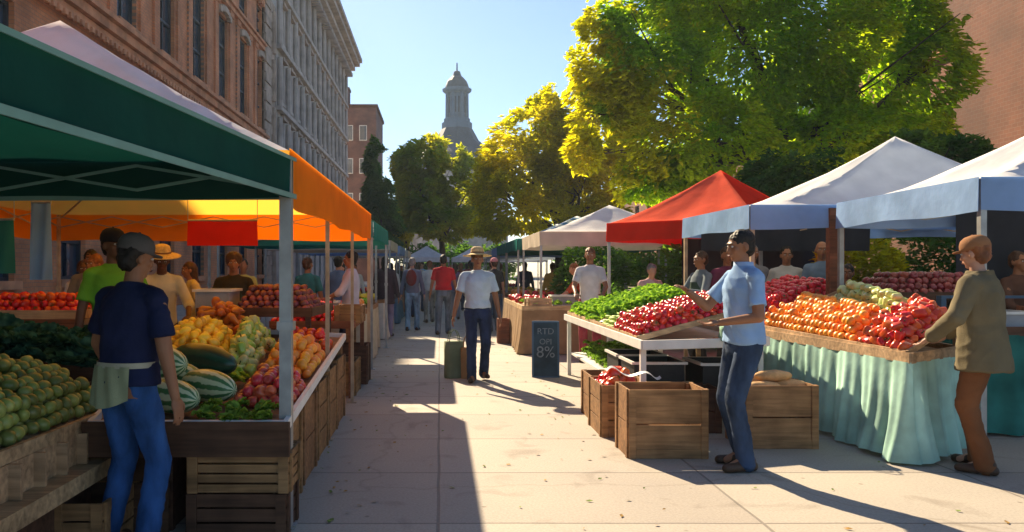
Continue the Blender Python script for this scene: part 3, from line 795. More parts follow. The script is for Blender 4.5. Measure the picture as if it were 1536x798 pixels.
M['bean'] = fruitmat('green_bean_skin', (.3, .5, .04), (.46, .6, .09), .65, 20)
M['zuc'] = fruitmat('zucchini_skin', (.03, .1, .03), (.06, .17, .05), .35, 20)
M['lime'] = fruitmat('avocado_skin', (.17, .22, .045), (.3, .35, .09), .45, 10, objv=.4)
M['lettuce'] = leafmat('lettuce_leaf', (.2, .42, .035), (.38, .58, .09), .3, (1.6, 1.5, .8), 18)
M['kale'] = leafmat('kale_leaf', (.025, .085, .06), (.05, .14, .09), .25, (1.3, 1.4, 1), 14)
M['herb'] = leafmat('herb_leaf', (.12, .25, .03), (.26, .42, .07), .3, (1.5, 1.5, .8), 30)
M['melon'] = stripemat('striped_rind', (.06, .2, .07), (.6, .68, .42), 0, 9, .3, 2.6)
M['dmelon'] = stripemat('dark_rind', (.012, .05, .03), (.02, .085, .045), 0, 7, .3, 3)
M['bread'] = mat('bread_crust', (.6, .36, .16), .85, .25, 12, .3)

P = {}
def reg(k, me): P[k] = me
mb = bumpy(0, .042, 2, .1, 14, 10, .35); mb.mi = 1; mb.tube((0, 0, .026), (.004, 0, .05), .003, .002, 6); reg('apple', mb.mesh('apple', [M['apple'], M['stem']], True))
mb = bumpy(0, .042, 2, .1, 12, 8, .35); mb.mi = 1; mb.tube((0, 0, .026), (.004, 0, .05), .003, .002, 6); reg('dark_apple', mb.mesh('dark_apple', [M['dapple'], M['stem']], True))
mb = bumpy(0, .042, 2, .08, 14, 9, .25, 5, .03, .84); mb.mi = 1
for k in range(5):
    a = k * 1.2566; mb.bar((0, 0, .032), (math.cos(a) * .024, math.sin(a) * .024, .031), .006, .002)
reg('tomato', mb.mesh('tomato', [M['tomato'], M['stem']], True))
reg('orange', bumpy(0, .041, 3, .03, 14, 9, .1, flat=.95).mesh('orange', M['orange'], True))
mb = MB(); mb.lathe([(.001, -.054), (.009, -.05), (.02, -.04), (.033, -.018), (.035, .005), (.028, .028), (.014, .044), (.007, .052), (.001, .056)], seg=12); reg('lemon', mb.mesh('lemon', M['lemon'], True))
mb = MB(); mb.lathe([(.001, -.07), (.025, -.06), (.04, -.03), (.036, .0), (.025, .03), (.022, .055), (.008, .07), (.004, .085)], seg=12); reg('squash', mb.mesh('squash', M['mango'], True))
reg('plum', bumpy(0, .035, 3, .12, 10, 7, .1).mesh('plum', M['plum'], True))
def pepper(m):
    mb = MB(); mb.lathe([(.004, -.052), (.022, -.055), (.034, -.04), (.038, 0), (.042, .03), (.036, .047), (.012, .042)], seg=16)
    for v in mb.bm.verts:
        a = math.atan2(v.co.y, v.co.x); k = 1 + .13 * math.cos(4 * a) * (1 if abs(v.co.z) < .05 else .5); v.co.x *= k; v.co.y *= k
    mb.mi = 1; mb.tube((0, 0, .036), (.006, .003, .07), .006, .004, 6)
    return mb.mesh('pepper', [m, M['stem']], True)
reg('green_pepper', pepper(M['gpep'])); reg('pale_pepper', pepper(M['ypep'])); M['rpep'] = fruitmat('red_pepper_skin', (.62, .03, .015), (.68, .1, .02), .22, 6); reg('red_pepper', pepper(M['rpep']))
def longv(nm, m, L, r, bend=.02):
    mb = MB(); rs = []
    for i in range(9):
        t = i / 8; k = math.sin(math.pi * min(max(t, .03), .97)) ** .35 * (1 - .15 * t)
        rs.append((V((bend * (4 * (t - .5) ** 2), 0, (t - .5) * L)), r * k, r * k))
    mb.rings(rs, 10); mb.mi = 1; mb.tube((bend, 0, L * .48), (bend, 0, L * .56), r * .3, r * .22, 6)
    return mb.mesh(nm, [m, M['stem']], True)
reg('zucchini', longv('zucchini', M['zuc'], .2, .021)); reg('long_pepper', longv('long_pepper', M['bean'], .13, .017, .01)); M['carrot'] = fruitmat('carrot_skin', (.8, .24, .03), (.9, .35, .06)); reg('carrot', longv('carrot', M['carrot'], .15, .014, .006))
mb = MB(); mb.ell((0, 0, 0), (.105, .105, .235), seg=24, n=14); me = mb.mesh('watermelon', M['melon'], True)
# lie the long axis along X so the stripes run along it
for me_, ln in ((me, 1),):
    me_.transform(Matrix.Rotation(R(90), 4, 'Y'))
reg('watermelon', me)
mb = MB(); mb.ell((0, 0, 0), (.1, .1, .26), seg=24, n=14); me = mb.mesh('dark_melon', M['dmelon'], True); me.transform(Matrix.Rotation(R(90), 4, 'Y')); reg('dark_melon', me)
def leafhead(nm, m, r, nl, curl, seed, core=True, upright=.5, width=1.0):
    rr = random.Random(seed); mb = MB()
    if core: mb.ell((0, 0, 0), (r * .55, r * .55, r * .5), seg=10, n=6)
    for k in range(nl):
        a = rr.uniform(0, 6.28); tilt = rr.uniform(.1, 1.2) if core else rr.uniform(.0, 1.0)
        L = r * rr.uniform(.8, 1.15); wd = r * .6 * width * rr.uniform(.8, 1.2); rz = Matrix.Rotation(a, 3, 'Z'); ph = rr.uniform(0, 6)
        def f(u, v):
            s = (u - .5) * 2; w_ = wd * math.sin(math.pi * (.12 + .8 * v)) ** .7
            al = tilt + curl * v
            x = math.sin(al) * L * v + .2 * r * (1 - v); z = math.cos(al) * L * v * upright * 1.4 - r * .35
            ruff = .1 * r * math.sin(s * 7 + ph + v * 9) * abs(s) * v
            return rz @ V((x + ruff * .6, s * w_, z + ruff + .12 * r * s * s))
        mb.grid(f, 6, 5)
    return mb.mesh(nm, m, True)
reg('lettuce', leafhead('lettuce', M['lettuce'], .085, 14, .5, 1)); reg('lettuce2', leafhead('lettuce', M['lettuce'], .085, 14, .6, 2))
reg('kale', leafhead('kale_bunch', M['kale'], .12, 16, .7, 3, False, .55)); reg('herb', leafhead('herb_bunch', M['herb'], .085, 26, .9, 4, False, .5, .5))
reg('avocado', bumpy(0, .038, 2, .12, 12, 8, 0, flat=1.2).mesh('avocado', M['lime'], True))
mb = MB(); mb.ell((0, 0, 0), (.17, .065, .05), seg=16, n=10)
for v in mb.bm.verts: v.co.z *= 1 + .08 * math.sin(v.co.x * 60)
reg('bread', mb.mesh('bread_loaf', M['bread'], True))

def quadpt(Q, u, v):
    a = V(Q[0]).lerp(V(Q[1]), u); b = V(Q[3]).lerp(V(Q[2]), u); return a.lerp(b, v)
NAMES = {'lettuce2': 'lettuce', 'herb': 'herb_bunch', 'kale': 'kale_bunch', 'bread': 'bread_loaf'}
FRUIT = []
def heap(kind, Q, sp, label, cat, group, layers=3, lay=None, rise=.72, rot='any', jit=.16, scale=1.0, crown=0, u0=0, u1=1, v0=0, v1=1):
    """pile of single fruits on the quad Q (front-left, front-right, back-right, back-left)"""
    p00 = quadpt(Q, u0, v0); p10 = quadpt(Q, u1, v0); p01 = quadpt(Q, u0, v1); p11 = quadpt(Q, u1, v1)
    q = (p00, p10, p11, p01)
    Lu = (p10 - p00).length; Lv = (p01 - p00).length
    n = (p10 - p00).cross(p01 - p00).normalized()
    if n.z < 0: n = -n
    spu, spv = sp if isinstance(sp, tuple) else (sp, sp)
    k = 0; kinds = kind if isinstance(kind, list) else [kind]
    for L in range(layers):
        nu = int(Lu / spu) - L; nv = int(Lv / spv) - L
        if nu < 1 or nv < 1: break
        for j in range(nv):
            for i in range(nu):
                if L == layers - 1 and layers > 1 and rnd.random() < .22: continue
                uu = (i + .5 + L * .5 + rnd.uniform(-jit, jit)) * spu / Lu; vv = (j + .5 + L * .5 + rnd.uniform(-jit, jit)) * spv / Lv
                p = quadpt(q, min(uu, .99), min(vv, .99))
                h = (min(spu, spv) * .48) + L * min(spu, spv) * rise + rnd.uniform(-.1, .06) * min(spu, spv) * (L > 0)
                p = p + n * h + V((0, 0, crown * math.sin(math.pi * min(uu, 1)) * math.sin(math.pi * min(vv, 1))))
                kd = rnd.choice(kinds)
                if rot == 'any': r_ = (rnd.uniform(0, 6.3), rnd.uniform(0, 6.3), rnd.uniform(0, 6.3))
                elif rot == 'up': r_ = (rnd.uniform(-.4, .4), rnd.uniform(-.4, .4), rnd.uniform(0, 6.3))
                else: r_ = (R(90) + rnd.uniform(-.12, .12), rnd.uniform(-.4, .4), rot + rnd.uniform(-.25, .25))
                FRUIT.append((kd, p, r_, scale * rnd.uniform(.78, 1.13), label, cat, group, L)); k += 1
    return k

# ------------------------------------------------------------------ stall tables
def skirt(pts, ztop, zbot, folds, amp, seed, closed=False):
    """hanging cloth along a ground polyline, ztop per point"""
    L = [0]
    for a, b in zip(pts, pts[1:]): L.append(L[-1] + (V(b) - V(a)).length)
    T = L[-1]
    def at(s):
        for i in range(len(L) - 1):
            if s <= L[i + 1] + 1e-6:
                t = (s - L[i]) / (L[i + 1] - L[i]); a, b = V(pts[i]), V(pts[i + 1]); d = (b - a).normalized()
                return a.lerp(b, t), ztop[i] + (ztop[i + 1] - ztop[i]) * t, V((d.y, -d.x))
        return V(pts[-1]), ztop[-1], V((0, 0))
    def f(u, v):
        s = u * T; p, zt, n = at(s)
        w_ = amp * (.25 + v) * (math.sin(s * folds + 1.8 * math.sin(s * 3.1 + seed)) + .45 * math.sin(s * folds * 2.3 + seed * 2 + v)) + .03 * v + amp * .6 * noise.noise(V((s * 3, v * 2, seed)))
        w_ += .015
        w_ += .10 * v * v * (math.sin(s * 1.7 + seed) * .3 + .3)
        z = zt + (zbot + .012 * math.sin(s * 9) - zt) * v
        return V((p.x + n.x * w_, p.y + n.y * w_, z))
    return f, T

def table(label, C, H, cat='market stall', top='wood_pale', legs=True, rim=None, lip=.05, cloth_=None, skirt_pts=None, folds=16, amp=.022, group='produce tables along the street', shelf=None, inner=None):
    """C: four ground corners FL, FR, BR, BL; H: flat height (front) ; inner: raised display quad"""
    c = sum((V((p[0], p[1], 0)) for p in C), V()) / 4
    root = empty('stall_table', c, label, cat, group)
    z = H if isinstance(H, (list, tuple)) else [H] * 4
    mb = MB(); mb.prism(C, [q - .035 for q in z], z); mb.build('table_top', M[top], root, rnorm=True)
    rm = MB()
    for i in range(4):
        a = V((*C[i], z[i] + .012)); b = V((*C[(i + 1) % 4], z[(i + 1) % 4] + .012)); rm.bar(a, b, .028, lip + .03)
    rm.build('rim', M[rim or top], root)
    if legs:
        for i in range(4):
            p = V((*C[i], 0)).lerp(c, .06); lm = MB(); lm.box((p.x, p.y, (z[i] - .036) / 2), (.05, .05, z[i] - .036)); lm.build('leg', M[top], root)
    if shelf:
        S = [V((*p, 0)).lerp(c, .08) for p in C]; sm = MB(); sm.prism([(p.x, p.y) for p in S], shelf, shelf + .025); sm.build('shelf', M[top], root, rnorm=True)
    if cloth_:
        pts, zt, sd = skirt_pts; f, T = skirt(pts, zt, .03, folds, amp, sd)
        sk = MB(); sk.grid(f, int(T * 70), 14); sk.build('table_skirt', cloth_, root, smooth=True)
    return root

def board(label_root, Q, m='wood_pale', th=.02):
    """sloped display board under a heap, as part"""
    mb = MB(); pts = [V(q) for q in Q]
    n0 = [p - V((0, 0, th)) for p in pts]
    vs = [mb.bm.verts.new(p) for p in n0 + pts]
    for fc in ((3, 2, 1, 0), (4, 5, 6, 7), (0, 1, 5, 4), (1, 2, 6, 5), (2, 3, 7, 6), (3, 0, 4, 7)): mb.bm.faces.new([vs[i] for i in fc])
    for i in range(4): mb.bar(pts[i] + V((0, 0, .01)), pts[(i + 1) % 4] + V((0, 0, .01)), .022, .05)
    # supports
    for i in (1, 2): mb.bar((pts[i].x, pts[i].y, pts[i].z - .03), (pts[i].x, pts[i].y, .02), .04)
    mb.build('display_board', M[m], label_root, rnorm=True)

# S1: left table under the orange tent
C1 = [(-1.95, 4.46), (-.86, 4.46), (-.99, 8.3), (-2.65, 8.3)]
Z1 = [.60, .60, .78, .86]
t1 = table('long produce table with melons, apples, lemons and oranges beside the man in navy', C1, Z1, top='wood', rim='white', lip=.03)
Q1 = [(C1[i][0], C1[i][1], Z1[i] + .004) for i in range(4)]
mb = MB(); mb.bb(-1.97, -.83, 4.40, 4.432, .45, .64); mb.bb(-1.97, -.83, 4.392, 4.399, .60, .645); mb.build('front_board', M['wood_dark'], t1)
# melons
for i, (u, v, rz, dz, lb) in enumerate(((.14, .13, -.5, 0, 'leftmost striped watermelon on the left table'), (.34, .085, -.5, 0, 'striped watermelon nearest the front edge of the left table'), (.5, .16, -.55, .0, 'striped watermelon touching the red apples'),
                                        (.30, .205, -.5, .02, 'striped watermelon in the middle of the melon pile'), (.12, .26, -.45, .02, 'striped watermelon at the back left of the melon pile'), (.24, .15, -.5, .16, 'striped watermelon on top of the melon pile'))):
    p = quadpt(Q1, u, v); place(P['watermelon'], 'watermelon', p + V((0, 0, .106 + dz)), (rnd.uniform(0, 6), .05, rz), 1, lb, 'watermelon', 'striped watermelons on the left table')
place(P['dark_melon'], 'dark_melon', quadpt(Q1, .42, .27) + V((0, 0, .2)), (1, .1, -.5), 1.08, 'single dark green long melon lying among striped watermelons', 'melon')
place(P['dark_melon'], 'dark_melon', quadpt(Q1, .2, .35) + V((0, 0, .13)), (2, 0, -.3), .9, 'smaller dark green melon partly behind the striped watermelons', 'melon')
g1 = 'on the long left table'
heap('apple', Q1, .074, 'bright red apple in the heap beside the watermelons', 'apple', 'red apples beside the watermelons', 3, u0=.66, u1=.985, v0=.12, v1=.31)
heap('herb', Q1, (.14, .13), 'bright green herb bunch along the front of the melons', 'herbs', 'green herb bunches at the front edge', 1, rot='up', u0=.52, u1=.99, v0=.0, v1=.11, jit=.25)
heap('lemon', Q1, .076, 'yellow lemon in the heap behind the watermelons', 'lemon', 'lemons behind the watermelons', 3, crown=.2, u0=.02, u1=.5, v0=.36, v1=.68)
heap(['green_pepper', 'pale_pepper'], Q1, .088, 'green pepper in the heap between lemons and oranges', 'pepper', 'green peppers between lemons and oranges', 3, crown=.16, u0=.45, u1=.66, v0=.36, v1=.74)
heap('orange', Q1, .08, 'orange in the heap at the street edge of left table', 'orange', 'oranges on the left table', 3, crown=.07, u0=.67, u1=.985, v0=.36, v1=.64)
heap('lettuce', Q1, (.16, .16), 'small green lettuce between the dark melon and the oranges', 'lettuce', 'lettuces behind the apples', 1, rot='up', u0=.52, u1=.68, v0=.26, v1=.38, jit=.2)
heap('squash', Q1, .092, 'brownish orange squash heaped behind the lemons', 'squash', 'squashes behind the lemons', 3, crown=.2, u0=.1, u1=.5, v0=.70, v1=.86)
heap('tomato', Q1, .078, 'red tomato at the back street corner of left table', 'tomato', 'tomatoes behind the oranges', 3, u0=.66, u1=.985, v0=.68, v1=.84)
# riser with plums
C1b = [(-2.35, 7.75), (-1.25, 7.75), (-1.2, 8.9), (-2.35, 8.9)]
st = table('raised wooden stand of dark plums behind the squashes', C1b, 1.06, cat='display stand', top='wood_dark')
heap('plum', [(x, y, 1.07) for x, y in C1b], .068, 'dark reddish plum in the tall heap under the orange tent', 'plum', 'plums in the tall heap', 5, u0=.3, u1=.99, v0=0, v1=.8)
# grey bin
def bin_(label, x, y, z, w_, d_, h_, m, rz=0):
    root = empty('storage_bin', (x, y, z), label, 'bin', None, rz); mb = MB(); t = .012
    mb.box((0, 0, t / 2), (w_ - .03, d_ - .03, t))
    for sx in (-1, 1): mb.box((sx * (w_ / 2 - t), 0, h_ / 2), (t, d_, h_)); 
    for sy in (-1, 1): mb.box((0, sy * (d_ / 2 - t), h_ / 2), (w_ - 2 * t, t, h_))
    local('body', mb, m, root)
    mb = MB()
    for sx in (-1, 1): mb.box((sx * (w_ / 2 + .005), 0, h_ - .01), (.03, d_ + .03, .025))
    for sy in (-1, 1): mb.box((0, sy * (d_ / 2 + .005), h_ - .01), (w_ - .02, .03, .025))
    local('rim', mb, M['white'], root)
    return root
bin_('grey plastic bin with pale rim next to the plums', -2.22, 8.0, 1.07, .34, .42, .22, M['greyplast'])
C1c = [(-1.95, 9.2), (-1.0, 9.2), (-1.0, 10.6), (-1.95, 10.6)]
table('wooden stand of small red tomatoes near the orange tent corner', C1c, .84, cat='display stand', top='wood_red', rim='wood_red')
heap('tomato', [(x, y, .85) for x, y in C1c], .078, 'red tomato heaped at the end of the orange tent', 'tomato', 'tomatoes at the orange tent end', 4, u0=0, u1=.8, v0=0, v1=.8)
crate('red brown crate standing behind the plums near the grey pole', -1.62, 10.35, .86, .42, .3, .26, 0, 'wood_red')
crate('orange brown crate on the corner of the tomato stand', -1.08, 9.6, .86, .3, .5, .2, 0, 'wood')
bin_('white topped grey tray held up beside the dark haired vendor', -1.62, 11.1, .95, .4, .3, .1, M['greyplast'])
table('plain wooden table behind the vendors at the orange tent end', [(-3.2, 10.9), (-1.2, 10.9), (-1.2, 11.8), (-3.2, 11.8)], .93, top='wood')
# crates in front of and beside S1
crate('upper slatted crate stacked at the front end of left table', -1.12, 4.62, .245, .56, .36, .21, 0, 'wood', 4)
crate('lower dark slatted crate at the front end of left table', -1.13, 4.62, .0, .55, .36, .235, 0, 'wood_dark', 3)
crate('dark crate behind the legs of the man in navy', -1.78, 4.7, .0, .5, .36, .42, 0, 'wood_dark', 3)
ys = [(5.12, .5), (5.78, .62), (6.5, .62), (7.2, .6), (7.88, .62)]
for i, ((y, d), lb) in enumerate(zip(ys, ('tall upright crate first behind the front crates of left table', 'tall crate second along the street side of left table', 'tall crate third along the street side of left table', 'tall crate fourth along the street side of left table', 'last tall crate along the street side of left table'))):
    crate(lb, -1.1 - .012 * i, y, 0, .34, d, .54 + .02 * i, 0, 'wood', 2 if i % 2 else 3)
crate('open crate on the ground under the tomato stand', -1.2, 9.7, 0, .4, .6, .4, 0, 'wood', 3)
crate('second crate on the ground beyond the tomato stand', -1.15, 10.6, 0, .4, .5, .5, 0, 'wood_dark', 3)

# S2 : far left displays
C2 = [(-3.35, 3.2), (-2.02, 3.2), (-1.98, 5.05), (-3.3, 5.05)]
Z2 = [1.0, .60, .60, 1.0]
t2_ = table('sloping display of green avocados with divided crate front at far left', C2, Z2, top='wood_pale', legs=True, rim='wood_pale')
Q2 = [(C2[i][0], C2[i][1], Z2[i] + .004) for i in range(4)]
cb = MB(); y = 3.22
while y < 5.04:
    cb.bb(-2.0, -1.93, y, y + .02, .42, .585); y += .23
cb.bb(-1.995, -1.985, 3.2, 5.05, .42, .585); cb.build('divider', M['wood_pale'], t2_)
cb = MB(); cb.bb(-2.0, -1.86, 3.15, 5.08, .33, .418); cb.build('front_plank', M['wood_pale'], t2_)
cb = MB(); cb.bb(-2.25, -2.0, 3.2, 5.05, .385, .418); cb.bb(-2.0, -1.97, 3.2, 5.05, .02, .32); cb.build('kick_board', M['wood_dark'], t2_)
heap('avocado', Q2, .082, 'olive green avocado in the heap at far left', 'avocado', 'avocados on the far left display', 3, u0=.42, u1=.97, v0=.2, v1=.99)
crate('slatted crate on the ground beneath the avocado display', -1.86, 4.35, 0, .26, .5, .28, 0, 'wood', 3)
C2b = [(-3.5, 5.12), (-2.05, 5.12), (-2.2, 6.05), (-3.7, 6.05)]
Z2b = [.95, .78, .82, 1.0]
table('display of dark kale bunches behind the avocados', C2b, Z2b, top='wood_dark')
heap('kale', [(C2b[i][0], C2b[i][1], Z2b[i]) for i in range(4)], (.17, .17), 'dark bluish green kale bunch behind the avocados', 'kale', 'kale bunches behind the avocados', 2, rise=.5, rot='up', jit=.25)
C3_ = [(-5.3, 7.3), (-3.3, 7.3), (-3.3, 8.6), (-5.3, 8.6)]
table('wooden counter of tomatoes at the back left under orange tent', C3_, 1.06, top='wood_red', rim='wood_pale')
mb = MB(); mb.bb(-5.3, -3.28, 7.24, 7.272, .75, 1.03); o = mb.build('counter_front', M['wood_red'], None, origin=V((-4.3, 7.25, .75)))
o.parent = bpy.data.objects[[q.name for q in bpy.data.objects if q.get('label', '').startswith('wooden counter of tomatoes')][0]]; o.location = V((-4.3, 7.25, .75)) - o.parent.location
heap('tomato', [(x, y, 1.07) for x, y in C3_], .082, 'pinkish red tomato on the back left counter', 'tomato', 'tomatoes on the back left counter', 3, u0=.25, u1=.99, v0=.0, v1=.45)
crate('grey wooden crate on the ground before the back left counter', -3.9, 6.9, 0, .5, .4, .8, 0, 'wood_dark', 4)
# hanging cloths
def hanging(name, label, cat, a, b, z0, z1, m, rings=True, poles=None):
    a = V((*a, 0)); b = V((*b, 0)); root = empty(name, ((a.x + b.x) / 2, (a.y + b.y) / 2, z0), label, cat)
    n = (b - a).normalized().cross(V((0, 0, 1)))
    def f(u, v):
        p = a.lerp(b, u); return V((p.x, p.y, z1 + (z0 - z1) * v)) + n * (.012 * math.sin(u * 9 + v * 2) * (1 + v))
    mb = MB(); mb.grid(f, 20, 12); mb.grid(lambda u, v: f(u, v) + n * .005, 20, 12); mb.build('banner_cloth', m, root, smooth=True)
    mb = MB(); mb.tube((a.x, a.y, z1 + .01), (b.x, b.y, z1 + .01), .012); mb.build('hanging_rod', M['steel'], root)
    mb = MB()
    for p in (a, b): mb.tube((p.x, p.y, z1 + .012), (p.x, p.y, 2.3), .004, .004, 5)
    mb.build('cord', M['steel'], root)
    return root
hanging('banner', 'plain red banner hanging under the orange tent', 'banner', (-2.9, 9.2), (-2.1, 9.2), 1.76, 2.04, M['f_red'])
hanging('banner', 'pale blue hanging cloth at far left under the orange tent', 'banner', (-3.32, 6.5), (-3.16, 6.5), 1.4, 2.02, M['f_blue'])
hanging('banner', 'teal cloth hanging at the left edge of the picture', 'banner', (-3.9, 6.8), (-3.62, 6.8), 1.45, 1.9, M['f_teal'])

# ------------------------------------------------------------------ right stalls
C4 = [(1.80, 7.12), (3.08, 7.5), (3.15, 11.4), (1.78, 11.4)]
t4 = table('long stall table of lettuce, zucchini, peppers and tomatoes right of the path', C4, .8, top='white', shelf=.3, rim='white')
B4 = [(1.84, 7.45, .83), (3.08, 7.75, 1.12), (3.12, 11.36, 1.2), (1.82, 11.36, .86)]
board(t4, B4)
def band(Q, va, vb): return [quadpt(Q, 0, va), quadpt(Q, 1, va), quadpt(Q, 1, vb), quadpt(Q, 0, vb)]
heap('tomato', band(B4, 0, .27), .08, 'red tomato in the front heap beside the man in light blue', 'tomato', 'tomatoes on the right path stall', 3)
heap('long_pepper', band(B4, .275, .42), (.058, .11), 'yellow green long pepper in the row behind the tomatoes', 'pepper', 'long yellow green peppers', 3, rot=R(25), rise=.6)
heap('zucchini', band(B4, .425, .52), (.06, .19), 'dark green zucchini in the row before the lettuces', 'zucchini', 'zucchini row', 3, rot=R(20), rise=.6)
heap(['lettuce', 'lettuce2'], band(B4, .53, 1), (.115, .115), 'bright green lettuce head in the back row of the right stall', 'lettuce', 'lettuce heads on the right stall', 2, scale=.82, rot='up', rise=.55, jit=.2)
heap('carrot', [(2.3, 7.3, .815), (2.75, 7.42, .815), (2.75, 7.62, .815), (2.3, 7.5, .815)], (.045, .14), 'orange carrot lying at the front of the right stall', 'carrot', 'carrots at the stall front', 2, rot=R(80), rise=.5)
# items under the table
for i, (x, y, lb, m) in enumerate(((2.12, 8.0, 'black crate under the stall nearest its front legs', 'black'), (2.12, 8.7, 'black crate under the stall behind the nearest one', 'black'), (2.75, 7.9, 'black crate under the stall behind the man in light blue', 'black'))):
    bin_(lb, x, y, .33, .5, .55, .26, M[m])
heap('herb', [(1.9, 9.15, .33), (2.6, 9.15, .33), (2.6, 11.1, .33), (1.9, 11.1, .33)], (.16, .16), 'green herb bunch on the shelf under the lettuce stall', 'herbs', 'herb bunches on the lower shelf', 2, rot='up', rise=.6, jit=.25)
# crates
crate('large wooden crate in front of the stall, left of the man in light blue', 1.79, 6.5, 0, .62, .46, .54, 0, 'wood', 2)
crate('wooden crate of red peppers with white ribbon beside the stall front', 1.66, 7.38, 0, .46, .62, .46, 0, 'wood', 3)
crate('low wooden crate at the path side corner of the lettuce stall', 1.6, 8.1, 0, .24, .5, .44, 0, 'wood', 2)
crate('wooden crate of bread loaves right of the man in light blue', 2.83, 6.85, 0, .6, .46, .52, 0, 'wood', 2)
crate('wooden crate on the ground right under the front of the stall', 2.3, 7.45, 0, .5, .4, .4, 0, 'wood_dark', 2)
heap('red_pepper', [(1.46, 7.1, .38), (1.86, 7.1, .38), (1.86, 7.66, .38), (1.46, 7.66, .38)], .085, 'red pepper in the crate with white ribbon', 'pepper', 'red peppers in the crate', 3)
mb = MB()
def rib(u, v):
    x = 1.48 + .5 * u; return V((x, 7.12 + .1 * math.sin(u * 7), .585 - .05 * u + .03 * math.sin(u * 12) + 0)) + V((.0, .05 * (v - .5), .012 * (v - .5)))
mb.grid(rib, 20, 2); mb.grid(lambda u, v: rib(u, v) + V((0, 0, .003)), 20, 2)
o = mb.build('ribbon', M['white'], None, origin=V((1.7, 7.1, .55))); tag(o, 'white ribbon lying across the crate of red peppers', 'ribbon')
for i, (dx, dy, dz, rz, lb) in enumerate(((-.1, -.08, .49, .2, 'bread loaf at the front left of the crate'), (.14, .02, .5, -.25, 'bread loaf at the right of the crate'), (-.05, .1, .5, .1, 'bread loaf at the back of the crate'), (.02, 0, .575, .05, 'bread loaf lying on top of the other loaves'))):
    place(P['bread'], 'bread_loaf', (2.83 + dx, 6.85 + dy, dz), (0, 0, rz), 1, lb, 'bread', 'bread loaves in the crate')
# sandwich board
sb = empty('sandwich_board', (1.47, 11.15, 0), 'slate blue sandwich board with chalk lettering beside the lettuce stall', 'sign', None, R(-6))
for sgn_, nm in ((-1, 'front_panel'), (1, 'rear_panel')):
    rot = Matrix.Rotation(R(9) * -sgn_ * 1, 3, 'X'); mb = MB()
    rot = Matrix.Rotation(R(9) * sgn_, 3, 'X')
    mb.box(V((0, sgn_ * .07, .38)), (.34, .018, .76), rot); pb = local(nm, mb, M['slateboard'], sb)
    for x in (-.175, .175): local('frame_rail', MB().box(V((x, 0, 0)) + V((0, sgn_ * .07, .38)), (.025, .03, .78), rot), M['palestone'], sb).parent = pb
    for z in (-.38, .38): local('frame_rail', MB().box(rot @ V((0, 0, z)) + V((0, sgn_ * .07, .38)), (.33, .029, .025), rot), M['palestone'], sb).parent = pb
    if sgn_ == -1:
        for txt, z, s in (('RTD', .24, .11), ('OPI', .10, .1), ('8%', -.08, .2)):
            cu = bpy.data.curves.new('chalk_text', 'FONT'); cu.body = txt; cu.size = s * 1.1; cu.align_x = 'CENTER'; cu.extrude = .0006; cu.offset = 0
            tmp = bpy.data.objects.new('tmp', cu); COL.objects.link(tmp); dg = bpy.context.evaluated_depsgraph_get(); dg.update()
            me = bpy.data.meshes.new_from_object(tmp.evaluated_get(dg)); bpy.data.objects.remove(tmp)
            me.materials.clear(); me.materials.append(M['chalk'])
            mt = rot.to_4x4() @ Matrix.Rotation(R(90), 4, 'X')
            off = rot @ V((0, -.0115, z - .03)) + V((0, sgn_ * .07, .38))
            me.transform(Matrix.Translation(off) @ mt)
            t_ = bpy.data.objects.new('chalk_writing', me); COL.objects.link(t_); t_.parent = pb
# S5 cloth table
C5 = [(3.56, 6.05), (4.3, 6.62), (4.5, 8.7), (3.4, 8.7)]
M['clothG'] = fabric('pale_green_cloth', (.42, .66, .56), .12, var=.3); M['clothD'] = fabric('deep_green_cloth', (.035, .17, .14), .08, var=.3)
t5 = table('large oranges and peppers stall with pale green cloth on the right', C5, .8, top='wood_pale', cloth_=M['clothG'],
           skirt_pts=([(3.4, 8.7), (3.56, 6.05), (4.3, 6.62)], [.78, .78, .78], 3.3), folds=21, amp=.024)
B5 = [(3.56, 6.1, .83), (4.3, 6.66, 1.06), (4.5, 8.66, 1.3), (3.42, 8.66, .86)]
board(t5, B5)
heap('red_pepper', B5, .088, 'red pepper heaped at the front of the orange stall', 'pepper', 'red peppers in front of the oranges', 3, u0=.02, u1=.98, v0=.01, v1=.27)
heap('orange', B5, .082, 'orange in the large sunlit heap on the right stall', 'orange', 'oranges on the right cloth stall', 3, u0=.02, u1=.64, v0=.28, v1=.99)
heap('pale_pepper', B5, .09, 'pale green pepper between the oranges and the tan jacket man', 'pepper', 'pale green peppers beside the oranges', 3, u0=.66, u1=.99, v0=.28, v1=.9)
# S6 tomatoes behind the man in blue
C6 = [(3.45, 8.98), (4.62, 8.98), (4.7, 10.7), (3.4, 10.7)]
t6 = table('stall of bright red tomatoes behind the orange stall', C6, .84, top='wood_pale')
B6 = [(3.45, 9.0, .87), (4.6, 9.0, 1.24), (4.66, 10.66, 1.3), (3.42, 10.66, .92)]
board(t6, B6)
heap('tomato', B6, .084, 'red tomato in the heap behind the orange stall', 'tomato', 'tomatoes behind the orange stall', 3, v1=.85)
C7 = [(4.62, 8.25), (5.75, 8.25), (5.8, 9.1), (4.62, 9.1)]
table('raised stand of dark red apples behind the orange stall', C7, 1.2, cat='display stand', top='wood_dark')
heap('dark_apple', [(x, y, 1.21) for x, y in C7], .08, 'dark red apple in the shaded heap under the white tent', 'apple', 'dark red apples under the white tent', 4, u0=.02, u1=.98)
